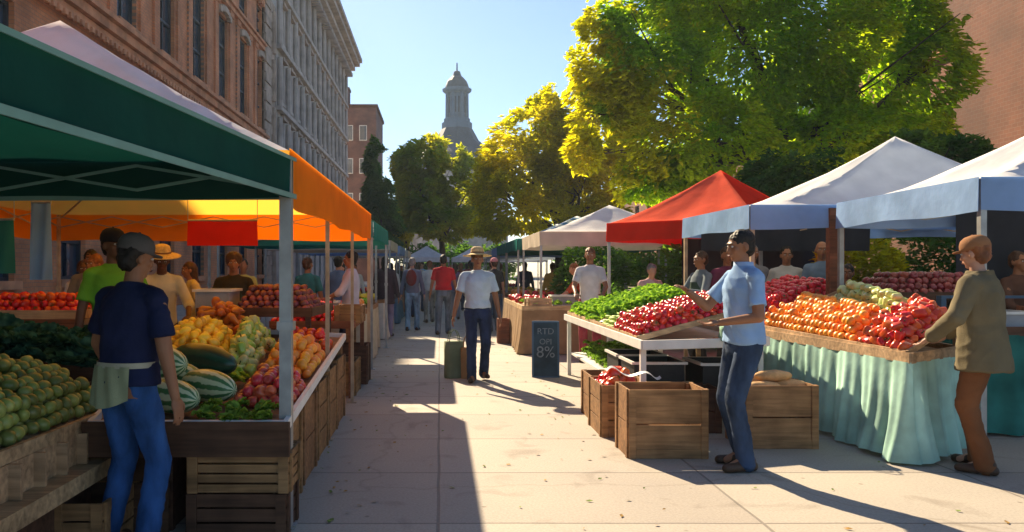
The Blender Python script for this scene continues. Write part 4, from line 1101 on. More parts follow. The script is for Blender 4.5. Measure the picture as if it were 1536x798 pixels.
# S8
C8 = [(4.75, 7.15), (8.2, 7.15), (8.2, 8.0), (4.75, 8.0)]
table('stall with deep green cloth at the right edge', C8, .92, top='wood_dark', cloth_=M['clothD'], skirt_pts=([(4.75, 8.0), (4.75, 7.15), (8.2, 7.15)], [.9, .9, .9], 7.7), folds=13, amp=.026)
mb = MB(); mb.bb(4.95, 8.1, 7.9, 7.98, 1.2, 1.225); mb.bb(4.95, 5.0, 7.9, 7.98, .935, 1.199); mb.bb(8.05, 8.1, 7.9, 7.98, .935, 1.199)
o = mb.build('counter_shelf', M['palestone'], None, origin=V((6.5, 7.94, .935))); tag(o, 'narrow grey blue shelf standing on the deep green stall', 'shelf')
bin_('grey bin on the deep green stall nearest the tan jacket', 5.25, 7.5, .936, .4, .35, .16, M['greyplast'])
crate('dark red crate on the deep green stall beside the grey bin', 5.75, 7.5, .936, .42, .36, .2, 0, 'wood_red')
crate('brown crate at the right of the deep green stall', 6.3, 7.5, .936, .42, .36, .2, 0, 'wood')
heap('plum', [(5.56, 7.35, 1.06), (5.94, 7.35, 1.06), (5.94, 7.65, 1.06), (5.56, 7.65, 1.06)], .068, 'plum in the dark red crate at the right stall', 'plum', 'plums in the right crate', 2)
# dark back curtains under the right tents
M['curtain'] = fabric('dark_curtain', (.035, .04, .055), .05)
def backcloth(label, x0, x1, y, z0, z1):
    root = empty('back_curtain', ((x0 + x1) / 2, y, z0), label, 'curtain')
    f = lambda u, v: V((x0 + (x1 - x0) * u, y + .03 * math.sin(u * (x1 - x0) * 14) * (.3 + v), z1 + (z0 - z1) * v))
    mb = MB(); mb.grid(f, int((x1 - x0) * 20), 6); mb.grid(lambda u, v: f(u, v) + V((0, .006, 0)), int((x1 - x0) * 20), 6); mb.build('curtain_cloth', M['curtain'], root, smooth=True)
    mb = MB(); mb.tube((x0, y, z1 + .015), (x1, y, z1 + .015), .014); mb.build('curtain_rail', M['steel'], root)
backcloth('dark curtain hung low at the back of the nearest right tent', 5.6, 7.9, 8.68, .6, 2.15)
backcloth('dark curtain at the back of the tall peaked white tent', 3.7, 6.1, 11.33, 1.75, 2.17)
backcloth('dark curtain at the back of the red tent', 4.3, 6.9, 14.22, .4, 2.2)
mb = MB(); mb.bb(4.34, 4.5, 8.9, 9.0, 0, 2.17); o = mb.build('wooden_post', M['wood_red'], None, origin=V((4.42, 8.95, 0))); tag(o, 'thick reddish brown post between the two white tents', 'post')

# shopping items
def bag(name, label, x, y, z, w_, d_, h_, m, rz=0):
    root = empty(name, (x, y, z), label, 'bag', None, rz); mb = MB()
    rs = []
    for t in (0, .04, .35, .75, 1):
        k = (.86, 1, 1.02, .97, .93)[(0, .04, .35, .75, 1).index(t)]
        rs.append((V((0, 0, t * h_)), w_ / 2 * 1.25 * k, d_ / 2 * 1.25 * k))
    mb.rings(rs, 16, cap=True)
    for v in mb.bm.verts:
        v.co.x = max(-w_ / 2, min(w_ / 2, v.co.x)); v.co.y = max(-d_ / 2, min(d_ / 2, v.co.y)); v.co += V((noise.noise(v.co * 14), noise.noise(v.co * 13 + V((5, 5, 5))), 0)) * .012
    local('bag_body', mb, m, root, True)
    for sy in (-1, 1):
        mb = MB()
        pts = [V((w_ * .28 * math.cos(a), sy * d_ * .3, h_ + .16 * math.sin(a))) for a in [math.pi * i / 8 for i in range(9)]]
        for a, b in zip(pts, pts[1:]): mb.tube(a, b, .006, .006, 6)
        local('handle', mb, m, root, True)
    return root
bag('shopping_bag', 'tall green brown shopping bag standing beside the straw hat walker', .19, 11.0, 0, .26, .18, .5, cloth((.16, .2, .12)), .2)
bag('shopping_bag', 'tan shopping bag standing against the green brown bag', .36, 10.95, 0, .14, .16, .42, cloth((.36, .22, .1)), -.1)
bag('shopping_bag', 'pale green bag on the stall front before the tomatoes', 2.72, 7.37, .83, .3, .14, .13, cloth((.3, .5, .36)), .3)
0 and bag('shopping_bag', 'brown paper bag held at the red tent counter', 2.62, 8.9, 1.2, .12, .12, .2, cloth((.5, .34, .15)), .3)

# S9 & distant stalls
C9 = [(1.45, 14), (2.9, 14), (2.9, 18), (1.45, 18)]
table('brown covered table past the sandwich board', C9, .8, top='wood_pale', cloth_=cloth((.3, .19, .1)), skirt_pts=([(1.45, 18), (1.45, 14), (2.9, 14)], [.78] * 3, 1.2), folds=10, amp=.012)
heap('lettuce', [(1.5, 14.05, .81), (2.85, 14.05, .81), (2.85, 15.5, .81), (1.5, 15.5, .81)], .19, 'lettuce on the brown covered table', 'lettuce', 'lettuces on the brown table', 1, rot='up', jit=.25, v0=.2)
heap('tomato', [(1.5, 15.6, .81), (2.85, 15.6, .81), (2.85, 17.9, .81), (1.5, 17.9, .81)], .16, 'tomato scattered on the brown covered table', 'tomato', 'tomatoes on the brown table', 1, jit=.3, scale=1.6)
crate('pale crate at the near end of the brown covered table', 1.75, 14.3, .815, .4, .4, .16, .1, 'wood_pale')
bin_('grey bin on the brown covered table behind the pale crate', 2.3, 14.8, .815, .5, .4, .2, M['greyplast'])
crate('small red box on the ground beside the brown covered table', 1.28, 16.2, 0, .22, .3, .5, 0, 'wood_red')
far_cl = [(.5, .46, .4), (.12, .2, .3), (.35, .2, .12), (.1, .25, .22), (.45, .4, .3)]
k = 0
for side, xs in ((1, 1.75), (-1, -1.2)):
    for y in ((19.2, 24, 29, 35) if side == 1 else (12.4, 17, 22, 28)):
        x0, x1 = (xs, xs + 1.2) if side == 1 else (xs - 1.2, xs)
        sp_ = ([(x0, y + 3), (x0, y), (x1, y)] if side == 1 else [(x0, y), (x1, y), (x1, y + 3)])
        nth = {0: 'nearest', 1: 'second', 2: 'third', 3: 'farthest'}[k % 4]
        sd = 'right' if side == 1 else 'left'
        table(f'cloth covered table, {nth} of those far down the {sd} row', [(x0, y), (x1, y), (x1, y + 3), (x0, y + 3)], .8, top='wood', cloth_=cloth(far_cl[k % 5]), skirt_pts=(sp_, [.78] * 3, k), folds=10, amp=.012)
        for j, kd in enumerate((['tomato', 'orange', 'lettuce'], ['lemon', 'plum', 'lettuce'])[k % 2]):
            nm = {'tomato': 'tomato', 'orange': 'orange', 'lettuce': 'lettuce', 'lemon': 'lemon', 'plum': 'plum'}[kd]
            heap(kd, [(x0 + .08, y + .1 + j, .81), (x1 - .08, y + .1 + j, .81), (x1 - .08, y + .95 + j, .81), (x0 + .08, y + .95 + j, .81)], .2, f'{nm} on the {nth} far table of the {sd} row', nm, f'{nm}s on {nth} far {sd} table', 1, scale=2.0 if kd != 'lettuce' else 1.1, rot='up' if kd == 'lettuce' else 'any')
        k += 1
# ------------------------------------------------------------------ people
def ik(a, t, l1, l2, hint):
    d = t - a; L = min(d.length, (l1 + l2) * .998); u = d.normalized()
    x = (l1 * l1 - l2 * l2 + L * L) / (2 * L); h = math.sqrt(max(l1 * l1 - x * x, 0))
    hp = (V(hint) - u * V(hint).dot(u)).normalized()
    return a + u * x + hp * h, a + u * L

def remesh(mb, name, mats, parent, vox, sm=5, fold=0, ffreq=9, scale=1.0, seed=0, smooth_factor=.5):
    me = bpy.data.meshes.new(name); mb.bm.to_mesh(me); mb.bm.free()
    o = bpy.data.objects.new('tmp', me); COL.objects.link(o)
    m = o.modifiers.new('r', 'REMESH'); m.mode = 'VOXEL'; m.voxel_size = vox
    s = o.modifiers.new('s', 'SMOOTH'); s.iterations = sm; s.factor = smooth_factor
    dg = bpy.context.evaluated_depsgraph_get(); dg.update()
    me2 = bpy.data.meshes.new_from_object(o.evaluated_get(dg)); bpy.data.objects.remove(o); bpy.data.meshes.remove(me)
    me2.name = name
    if fold:
        sv = V((seed, seed * 1.7, 0))
        me2.update(); nn = [v.normal.copy() for v in me2.vertices]
        for v, n in zip(me2.vertices, nn):
            p = v.co
            a = noise.noise(V((p.x * ffreq, p.y * ffreq, p.z * ffreq * .45)) + sv)
            b = 1 - abs(noise.noise(V((p.x * ffreq * 1.2, p.y * ffreq * 1.2, p.z * ffreq * 1.6 + p.x * 8)) + sv)) * 2
            v.co = p + n * (fold * (a * 1.2 + b * .6))
    if scale != 1: me2.transform(Matrix.Scale(scale, 4))
    me2.materials.clear()
    for mm in (mats if isinstance(mats, (list, tuple)) else [mats]): me2.materials.append(mm)
    for p in me2.polygons: p.use_smooth = True
    o = bpy.data.objects.new(name, me2); COL.objects.link(o); o.parent = parent
    return o

def person(label, x, y, yaw, H=1.75, skin='skinM', hair='hairB', shirt=(.5, .5, .5), trousers=(.05, .08, .14), sleeve='short', hat=None, hatcol=None,
           lean=0, hy=0, hp=0, hands=(None, None), feet=((.1, 0, 0), (-.1, 0, 0)), lod=1, hem=.9, shoes='leather', build_=1.0, hairstyle='short', jeans=True,
           shorts=None, coat=False, z=0, group=None, extra=None, elbow=((.35, .8, -.1), (-.35, .8, -.1)), visor=0):
    """local frame: faces -Y; index 0 = the person's left (+X)."""
    root = empty('person', (x, y, z), label, 'person', group, R(yaw))
    S = H / 1.75; seed = x * 3.1 + y * 1.3
    vb, vc = {0: (.0065, .009), 1: (.010, .014), 2: (.018, .022)}[lod]
    al = R(lean); piv = V((0, 0, .93))
    RL = Matrix.Rotation(al, 3, 'X')
    def T(p): return piv + RL @ (V(p) - piv)
    B = build_
    sh = [T((.168 * B, .005, 1.402)), T((-.168 * B, .005, 1.402))]
    neck = T((0, .012, 1.475)); Hm = Matrix.Rotation(R(hy), 3, 'Z') @ Matrix.Rotation(al * .5 + R(hp), 3, 'X')
    hc = neck + Matrix.Rotation(al * .7 + R(hp) * .4, 3, 'X') @ V((0, -.022, .155))
    hd = lambda p: hc + Hm @ V(p)
    arms = []
    for i, sx in enumerate((1, -1)):
        t = hands[i]
        t = V(t) if t is not None else V((sx * (.27 * B + .01), -.06, .86))
        e, wr = ik(sh[i], t, .29, .255, elbow[i]); arms.append((sh[i], e, wr))
    legs = []
    for i, sx in enumerate((1, -1)):
        f = V(feet[i]); an = f + V((0, 0, .09)); hip = V((sx * .088, 0, .92))
        k, an2 = ik(hip, an, .43, .425, (sx * .08, -1, 0)); legs.append((hip, k, an2))
    # ---- body
    b = MB()
    b.ell(hd((0, .012, .02)), (.073, .09, .093), Hm, 16, 10)
    b.ell(hd((0, -.018, -.035)), (.056, .066, .07), Hm, 14, 8)
    b.ell(hd((0, -.055, -.085)), (.028, .022, .022), Hm, 10, 6)          # chin
    b.cap(hd((0, -.08, .012)), hd((0, -.094, -.026)), .008, .013, 8)       # nose
    b.ell(hd((0, -.07, .03)), (.05, .018, .01), Hm, 10, 6)               # brow
    b.ell(hd((0, -.083, -.055)), (.022, .012, .009), Hm, 10, 6)           # lips base
    for sx in (1, -1):
        b.ell(hd((sx * .075, .012, -.01)), (.012, .02, .031), Hm, 8, 6)
        b.ell(hd((sx * .04, -.05, -.02)), (.024, .025, .022), Hm, 8, 6)
    b.cap(neck - V((0, 0, .05)), hc + V((0, .01, -.06)), .056, .05, 14)
    torso = [(.86, .15, .10, 0), (.95, .145, .10, 0), (1.08, .125, .088, 0), (1.2, .14, .10, 0), (1.33, .158, .108, 0), (1.42, .14, .085, .005), (1.475, .065, .06, .012)]
    b.rings([(T((0, oy, zz)), rx * B, ry * B, RL) for zz, rx, ry, oy in torso], 20)
    for i, (s, e, wr) in enumerate(arms):
        b.cap(s, e, .046 * B, .037 * B, 12); b.cap(e, wr, .037 * B, .026, 12)
        b.ell(s.lerp(e, .45), (.048 * B, .048 * B, .07), None, 10, 6)
        d = (wr - e).normalized(); sp = V((0, 1, 0)) if abs(d.y) < .6 else V((1, 0, 0))
        if i == 1 and abs(d.y) >= .6: sp = -sp
        sp = (sp - d * sp.dot(d)).normalized(); n = d.cross(sp).normalized()
        if n.dot(V((1 if i == 0 else -1, 0, 0))) > 0: n = -n
        fm = Matrix((sp, n, d)).transposed()
        b.ell(wr + d * .048, (.041, .017, .052), fm, 10, 8)
        fr = .0085 if lod == 0 else .0105
        for k, (o_, L) in enumerate(((-.03, .066), (-.0105, .078), (.0095, .074), (.029, .058))):
            q0 = wr + d * .08 + sp * o_; q1 = q0 + (d + n * .18 + sp * o_ * 1.5).normalized() * L * .55; q2 = q1 + (d + n * .75).normalized() * L * .5
            b.cap(q0, q1, fr, fr * .92, 8); b.cap(q1, q2, fr * .92, fr * .8, 8)
        th = -1 if sp.y > 0 or abs(d.y) >= .6 else 1
        q0 = wr + d * .022 + sp * th * .028; q1 = q0 + (d * .8 + sp * th * .75 + n * .3).normalized() * .042; q2 = q1 + (d + n * .3 + sp * th * .15).normalized() * .032
        b.cap(q0, q1, fr * 1.35, fr * 1.15, 8); b.cap(q1, q2, fr * 1.15, fr * .95, 8)
    for i, (hip, k, an) in enumerate(legs):
        b.cap(hip, k, .06, .04, 12); b.cap(k, an, .038, .028, 12); b.cap(an, an + V((0, -.12, -.055)), .03, .025, 10)
        b.ell(k.lerp(an, .28) + V((0, .012, 0)), (.04, .042, .1), None, 10, 6)
    remesh(b, 'body', M[skin], root, vb, 3, scale=S)
    # ---- shirt
    c = MB()
    prof = [(hem, .172, .128, 0), (hem + .06, .168, .125, 0), (1.08, .15, .118, 0), (1.2, .16, .122, 0), (1.32, .172, .125, 0), (1.395, .158, .108, .003), (1.435, .12, .088, .008), (1.465, .082, .072, .011), (1.49, .066, .064, .012)]
    if coat: prof = [(hem, .225, .17, .01), (hem + .1, .21, .16, .005), (.98, .19, .15, 0), (1.1, .18, .14, 0), (1.33, .195, .142, 0), (1.42, .17, .115, .004), (1.47, .09, .085, .012), (1.50, .082, .08, .014)]
    def Tc(zz, oy): return T((0, oy, zz)) if zz > .93 else V((0, oy, zz)) + (T((0, 0, .93)) - V((0, 0, .93)))
    c.rings([(Tc(zz, oy), rx * B, ry * B, RL if zz > .93 else Matrix.Identity(3)) for zz, rx, ry, oy in prof], 28)
    for i, (s, e, wr) in enumerate(arms):
        g = 1.22 if coat else 1.0
        c.cap(T((0, .012, 1.435)), s + V((0, 0, .008)), .052 * B * g, .046 * B * g, 12)
        c.ell(s + V((0, 0, -.004)), (.056 * B * g, .06 * B * g, .052 * g), None, 12, 8)
        if sleeve == 'short':
            q = s.lerp(e, .72); c.cap(s, q, .05 * B, .057 * B, 16, flat=True)
        elif sleeve == 'elbow':
            c.cap(s, e, .062 * B, .056 * B, 14); c.cap(e, e.lerp(wr, .15), .056 * B, .052 * B, 14)
        else:
            c.cap(s, e, .056 * B * g, .05 * B * g, 14); c.cap(e, e.lerp(wr, .93), .053 * B * g, .04 * g, 14)
    remesh(c, 'jacket' if coat else 'shirt', cloth(shirt), root, vc, 2, (.011 if coat else .009) if lod == 0 else .006, 8, S, seed)
    # ---- trousers
    t = MB()
    t.rings([(V((0, 0, .84)), .155, .112), (V((0, 0, .9)), .162, .118), (V((0, 0, .97)), .156, .112), (T((0, 0, 1.03)), .148, .106, RL)], 24)
    end = shorts if shorts else None
    for i, (hip, k, an) in enumerate(legs):
        if end:
            t.cap(hip, k, .092, .085, 14); 
        else:
            t.cap(hip, k, .094, .069, 14); t.cap(k, an + V((0, .01, -.035)), .067, .062, 14)
            t.cap(an + V((0, .005, .02)), an + V((0, 0, -.055)), .06, .066, 14, flat=True)
    tm = (denim if jeans else cloth)(trousers)
    remesh(t, 'shorts' if end else 'trousers', tm, root, vc, 2, .009 if lod == 0 else .006, 10, S, seed + 4)
    for i, (hip, k, an) in enumerate(legs):
        f = MB(); base = an - V((0, 0, .09)); out = .12 if i == 0 else -.12
        hl = base + V((0, .05, .035)); toe = base + V((out * .25, -.155, .03))
        f.cap(hl, toe, .042, .036, 12); f.cap(base + V((0, .03, .075)), base + V((0, -.06, .05)), .045, .036, 12)
        for v in f.bm.verts:
            v.co.z = max(v.co.z, base.z + .004)
        remesh(f, 'shoe', M[shoes] if isinstance(shoes, str) else cloth(shoes), root, vb, 2, 0, scale=S)
    # ---- hair
    h = MB()
    if hairstyle != 'none':
        h.ell(hd((0, .026, .037)), (.0785, .092, .0865), Hm, 16, 10)
        h.ell(hd((0, .05, -.01)), (.07, .06, .075), Hm, 14, 8)
        if hairstyle == 'long': h.cap(hd((0, .06, .0)), hd((0, .075, -.17)), .075, .055, 12)
        if hairstyle == 'bun': h.ell(hd((0, .12, .05)), (.04, .04, .04), Hm, 10, 6)
        if hairstyle == 'curly': h.ell(hd((0, .03, .045)), (.1, .105, .095), Hm, 16, 10)
        remesh(h, 'hair', M[hair], root, vb, 1, .009, 26, S, seed)
    if hat == 'straw':
        m_ = MB(); Ht = Hm @ Matrix.Rotation(R(-4), 3, 'X'); pr = [(.001, .165), (.05, .163), (.078, .15), (.088, .12), (.093, .075), (.12, .066), (.16, .058), (.195, .05), (.197, .056), (.16, .066), (.12, .074), (.096, .08)]
        base = hd((0, .012, .0)); m_.rings([(base + Ht @ V((0, 0, zz + .008 * math.sin(r_ * 30))), r_, r_, Ht) for r_, zz in pr], 32)
        for v in m_.bm.verts: v.co *= S
        ho = local('straw_hat', m_, M['straw'] if hatcol is None else cloth(hatcol), root, True)
        m_ = MB(); m_.rings([(base + Ht @ V((0, 0, .078)), .0965, .0965, Ht), (base + Ht @ V((0, 0, .1)), .0935, .0935, Ht)], 32, cap=False)
        for v in m_.bm.verts: v.co *= S
        local('hat_band', m_, cloth((.2, .1, .05)), root, True).parent = ho
    if hat == 'cap':
        m_ = MB(); Ht = Hm @ Matrix.Rotation(R(4), 3, 'X'); base = hd((0, .018, .0))
        m_.rings([(base + Ht @ V((0, 0, zz)), rx * 1.04, ry * 1.04, Ht) for rx, ry, zz in ((.082, .1, .03), (.085, .103, .05), (.083, .1, .08), (.07, .085, .112), (.045, .055, .133), (.015, .02, .14), (.001, .001, .141))], 24)
        m_.rings([(base + Ht @ V((0, -.085, .034)), .066, .075, Ht), (base + Ht @ V((0, -.088, .042)), .066, .075, Ht)], 24)
        m_.ell(base + Ht @ V((0, 0, .142)), (.008, .008, .006), None, 8, 4)
        for v in m_.bm.verts: v.co *= S
        local('cap', m_, cloth(hatcol or (.05, .05, .06)), root, True)
    if lod < 2:
        for sx in (1, -1):
            m_ = MB(); m_.ell(hd((sx * .031, -.074, .008)), (.014, .009, .0075), Hm, 10, 6)
            for v in m_.bm.verts: v.co *= S
            eo = local('eye', m_, M['eyew'], root, True)
            m_ = MB(); m_.ell(hd((sx * .031, -.0805, .008)), (.006, .0035, .0065), Hm, 8, 6)
            for v in m_.bm.verts: v.co *= S
            local('iris', m_, M['hairB'], root, True).parent = eo
            m_ = MB(); m_.cap(hd((sx * .014, -.088, .03)), hd((sx * .05, -.074, .031)), .004, .003, 6)
            for v in m_.bm.verts: v.co *= S
            local('eyebrow', m_, M[hair], root, True)
        m_ = MB(); m_.ell(hd((0, -.0935, -.054)), (.023, .004, .0035), Hm, 10, 6); m_.ell(hd((0, -.0925, -.06)), (.018, .004, .004), Hm, 10, 6)
        for v in m_.bm.verts: v.co *= S
        local('mouth', m_, M['lip'], root, True)
    if extra: extra(root, S, T, arms, legs, hd, vc)
    return root

def belt(root, S, T, arms, legs, hd, vc):
    m_ = MB(); m_.rings([(T((0, 0, .985)), .161, .119), (T((0, 0, 1.02)), .159, .117)], 28, cap=False); m_.rings([(T((0, 0, 1.02)), .159, .117), (T((0, 0, .985)), .1605, .1185)], 28, cap=False)
    for v in m_.bm.verts: v.co *= S
    local('belt', m_, M['leather'], root, True)
def waist_apron(root, S, T, arms, legs, hd, vc):
    # khaki apron tied round the waist with tail falling at the back right hip
    m_ = MB()
    def f(u, v):
        a = R(45) + R(105) * u; r1, r2 = .185 + .02 * v, .145 + .03 * v
        w_ = .008 * math.sin(u * 22 + v * 3)
        x = -math.cos(a) * (r1 + w_); y = math.sin(a) * (r2 + w_)
        return V((x, y, 1.04 - v * (.17 + .05 * math.sin(u * 3.1)))) * S
    m_.grid(f, 30, 10); m_.grid(lambda u, v: f(1 - u, v) * .995, 30, 10)
    ao = local('waist_apron', m_, cloth((.27, .29, .17)), root, True)
    m_ = MB(); m_.rings([(V((0, 0, 1.03)), .184, .142), (V((0, 0, 1.06)), .182, .14)], 30, cap=False)
    for v in m_.bm.verts: v.co *= S
    local('apron_tie', m_, cloth((.4, .38, .28)), root, True).parent = ao
def apron_front(col):
    def g(root, S, T, arms, legs, hd, vc):
        m_ = MB()
        def f(u, v):
            a = R(20) + R(140) * u; zz = 1.32 - .75 * v; q = 1 if zz > 1.0 else 1 + (1.0 - zz) * .25
            k = .55 + .45 * min(1, v * 3.2)
            x = -math.cos(a) * .19 * k * q; y = -math.sin(a) * .155 * q
            return T((x, y, zz)) * S
        m_.grid(f, 20, 16); m_.grid(lambda u, v: f(1 - u, v) * .996, 20, 16)
        local('apron', m_, cloth(col), root, True)
    return g
def collar(col):
    def g(root, S, T, arms, legs, hd, vc):
        m_ = MB(); m_.rings([(T((0, .01, 1.462)), .078, .074), (T((0, .008, 1.515)), .066, .068), (T((0, .008, 1.515)), .06, .062), (T((0, .01, 1.47)), .066, .066)], 24, cap=False)
        for v in m_.bm.verts: v.co *= S
        local('collar', m_, cloth(col), root, True); belt(root, S, T, arms, legs, hd, vc)
    return g
def backpack(col):
    def g(root, S, T, arms, legs, hd, vc):
        m_ = MB(); m_.ell(T((0, .18, 1.27)), (.13, .075, .2), None, 16, 10); m_.ell(T((0, .235, 1.18)), (.1, .04, .1), None, 12, 8)
        remesh(m_, 'backpack', cloth(col), root, vc, 3, .004, 9, S)
    return g

# the four near figures
person('man in navy polo and jeans with khaki waist apron, seen from behind', -1.64, 4.2, 152, 1.66, 'skinM', 'hairB', (.014, .02, .06), (.03, .09, .25), 'short', 'cap', (.09, .085, .085),
       lean=4, hy=-14, hp=8, lod=0, hem=.93, build_=1.15, extra=waist_apron, feet=((.14, .02, 0), (-.12, -.03, 0)), hands=((.36, -.2, .93), (-.31, -.06, .83)))
person('man in light blue shirt and jeans reaching toward the lettuce stall', 2.27, 5.98, -84, 1.78, 'skinM', 'hairB', (.27, .43, .68), (.035, .06, .115), 'short', None, None,
       lean=1, hy=0, hp=8, lod=0, hem=.92, build_=1.08, extra=collar((.42, .56, .78)), hands=((.14, -.24, 1.08), (-.14, -.36, 1.29)), feet=((.09, -.03, 0), (-.12, .04, 0)), elbow=((.6, .7, -.6), (-.6, .2, -1)))
person('man in long tan jacket, rust trousers and brown cap facing the oranges', 4.0, 5.9, -140, 1.72, 'skinL', 'hairA', (.16, .13, .075), (.19, .075, .03), 'long', 'cap', (.27, .13, .06),
       lean=3, hy=-8, hp=8, lod=0, hem=.76, build_=1.06, coat=True, jeans=False, hands=((.24, -.27, 1.0), (-.24, -.30, .99)), feet=((.12, .05, 0), (-.13, -.07, 0)), hairstyle='short', elbow=((.8, .6, -.2), (-.8, .6, -.2)))
person('walker in straw hat, pale blue T-shirt and dark jeans coming up the path', .50, 10.7, 4, 1.74, 'skinM', 'hairN', (.48, .57, .66), (.022, .035, .085), 'short', 'straw',
       lod=0, hem=.98, feet=((.1, .1, .03), (-.09, -.12, 0)), hands=((.3, -.05, .84), (-.33, -.04, .84)), build_=1.08)
# walkers in the middle
person('man in bright red T-shirt and grey trousers walking away', .08, 18.4, 178, 1.83, 'skinM', 'hairB', (.5, .015, .025), (.13, .16, .2), 'short', lod=1, hem=.98, feet=((.12, .1, 0), (-.1, -.12, 0)), build_=1.08)
person('walker in blue grey top with dark red bag over light jeans', -.68, 19.6, 175, 1.78, 'skinL', 'hairG', (.14, .17, .25), (.2, .34, .48), 'long', lod=1, extra=backpack((.16, .02, .025)), feet=((.1, .12, 0), (-.1, -.1, 0)))
person('slim walker in dark coat and mauve trousers beside the left stalls', -1.22, 17.8, 170, 1.78, 'skinM', 'hairB', (.055, .04, .05), (.2, .18, .28), 'long', lod=1, coat=True, hem=.72, jeans=False, hairstyle='long')
person('woman in purple top far behind the red shirted man', .45, 24, 185, 1.68, 'skinL', 'hairN', (.2, .12, .25), (.3, .3, .34), 'short', lod=2, hairstyle='long', jeans=False)
# left vendors
person('vendor in lime green shirt and black cap behind the man in navy', -2.62, 6.42, 30, 1.8, 'skinD', 'hairB', (.13, .35, .03), (.03, .03, .04), 'short', 'cap', (.015, .015, .022), hy=25, lod=1, hands=((.2, -.35, 1.1), None))
person('vendor in straw hat and cream shirt leaning over the lemons', -2.98, 8.55, 22, 1.72, 'skinD', 'hairB', (.6, .56, .42), (.1, .09, .08), 'elbow', 'straw', lean=14, hp=10, lod=1, hands=((.25, -.42, 1.02), (-.22, -.4, 1.0)))
person('vendor in black shirt with arms on the plum stand', -2.42, 9.4, 10, 1.68, 'skinM', 'hairN', (.035, .03, .022), (.04, .04, .05), 'long', lean=6, lod=1, hands=((.22, -.3, 1.05), (-.2, -.32, 1.05)), extra=apron_front((.03, .05, .04)), hairstyle='curly')
person('dark haired vendor in pale lilac shirt holding a tray by the orange tent corner', -1.3, 11.65, 62 - 150, 1.76, 'skinM', 'hairB', (.52, .5, .6), (.05, .05, .08), 'elbow', lod=1, hands=((.15, -.36, 1.05), (-.15, -.38, 1.05)))
person('person with dark hair in grey shirt at the far left edge', -4.1, 7.1 + 2.3, 20, 1.72, 'skinM', 'hairB', (.2, .19, .18), (.05, .05, .06), 'short', lod=1)
person('person in white shirt beside the pale blue hanging cloth', -4.55, 10.2, 30, 1.6, 'skinD', 'hairN', (.55, .56, .6), (.1, .1, .1), 'long', lod=1)
person('person in beige shirt behind the tomato counter near green vendor', -3.95, 9.15, -25, 1.66, 'skinM', 'hairA', (.42, .37, .3), (.1, .1, .1), 'short', lod=1)
person('woman with sandy top choosing fruit between the black shirted vendor and cream vendor', -3.2, 10.6, -60, 1.6, 'skinM', 'hairN', (.5, .42, .2), (.1, .1, .1), 'short', lean=12, lod=1, hairstyle='long')
person('shopper in teal top under the far half of orange tent', -2.05, 12.4, 160, 1.68, 'skinM', 'hairN', (.04, .18, .2), (.05, .08, .15), 'short', lod=1)
person('shopper in slate blue coat under the far half of orange tent', -1.75, 13.8, 175, 1.72, 'skinL', 'hairB', (.1, .14, .24), (.05, .05, .08), 'long', lod=2, coat=True, hem=.8)
person('shopper in yellow shirt behind the vendors in the orange tent', -3.1, 12.6, 10, 1.66, 'skinM', 'hairB', (.5, .42, .1), (.05, .05, .08), 'short', lod=2)
# right vendors
person('auburn haired vendor in white top under the cream tent', 2.42, 12.9, -12, 1.84, 'skinM', 'hairA', (.62, .58, .58), (.3, .05, .07), 'short', lod=1, hands=((.2, -.35, 1.05), (-.2, -.35, 1.05)))
person('person in orange red shirt bending over the brown covered table', 3.05, 16.3, -95, 1.7, 'skinL', 'hairA', (.5, .09, .035), (.12, .1, .1), 'elbow', lean=30, lod=1, hands=((.2, -.6, .95), (-.2, -.6, .95)))
person('shopper in dark vest beside the brown table with pink cap', 1.3, 19.2, 200, 1.76, 'skinL', 'hairN', (.05, .05, .055), (.1, .12, .15), 'short', 'cap', (.6, .25, .28), lod=1)
person('shopper in grey brown shirt next to the dark vested shopper', 1.02, 21.2, 170, 1.74, 'skinM', 'hairN', (.2, .17, .16), (.14, .14, .16), 'short', lod=2)
person('vendor in dark green apron behind the lettuces under the red tent', 3.62, 10.6 + .5, -75, 1.74, 'skinM', 'hairN', (.16, .2, .23), (.05, .05, .06), 'long', lod=1, extra=apron_front((.04, .07, .05)), hands=((.15, -.35, 1.2), (-.15, -.35, 1.2)))
person('person in pink top behind the lettuce stall', 3.35, 12.9, 10, 1.6, 'skinL', 'hairG', (.55, .36, .34), (.1, .1, .1), 'long', lod=2, lean=15)
person('person in grey shirt standing behind the red tomatoes, arms folded', 4.35, 11.15, 0, 1.84, 'skinM', 'hairG', (.2, .2, .22), (.08, .08, .1), 'short', lod=1, hands=((-.02, -.2, 1.15), (.02, -.22, 1.12)))
person('person in plum top directly behind the man in light blue', 3.95, 11.0, 5, 1.8, 'skinM', 'hairN', (.14, .03, .07), (.08, .08, .1), 'short', lod=1)
person('woman in white top leaning forward behind the tomatoes', 4.9, 11.35, -15, 1.82, 'skinM', 'hairB', (.5, .5, .47), (.08, .08, .1), 'short', lod=1, lean=8, hairstyle='bun')
person('bald looking man in steel blue shirt behind the tomatoes', 5.25, 11.0, -20, 1.88, 'skinM', 'hairN', (.13, .19, .27), (.06, .06, .08), 'short', lod=1, hairstyle='none')
person('vendor in navy denim jacket between post and dark red apples', 4.95, 9.7, -30, 1.56, 'skinM', 'hairB', (.035, .07, .16), (.06, .06, .08), 'long', lod=1, lean=10)
person('brown haired vendor in dark sweater at the right edge stall', 6.15, 8.5, 10, 1.68, 'skinM', 'hairN', (.1, .05, .035), (.06, .06, .08), 'long', lod=1, hands=((.2, -.35, 1.05), (-.2, -.35, 1.05)))
person('vendor in pale blue shirt at the extreme right edge', 6.0 + .55, 8.35, -25, 1.6, 'skinD', 'hairB', (.3, .4, .5), (.06, .06, .08), 'short', lod=1, lean=10)
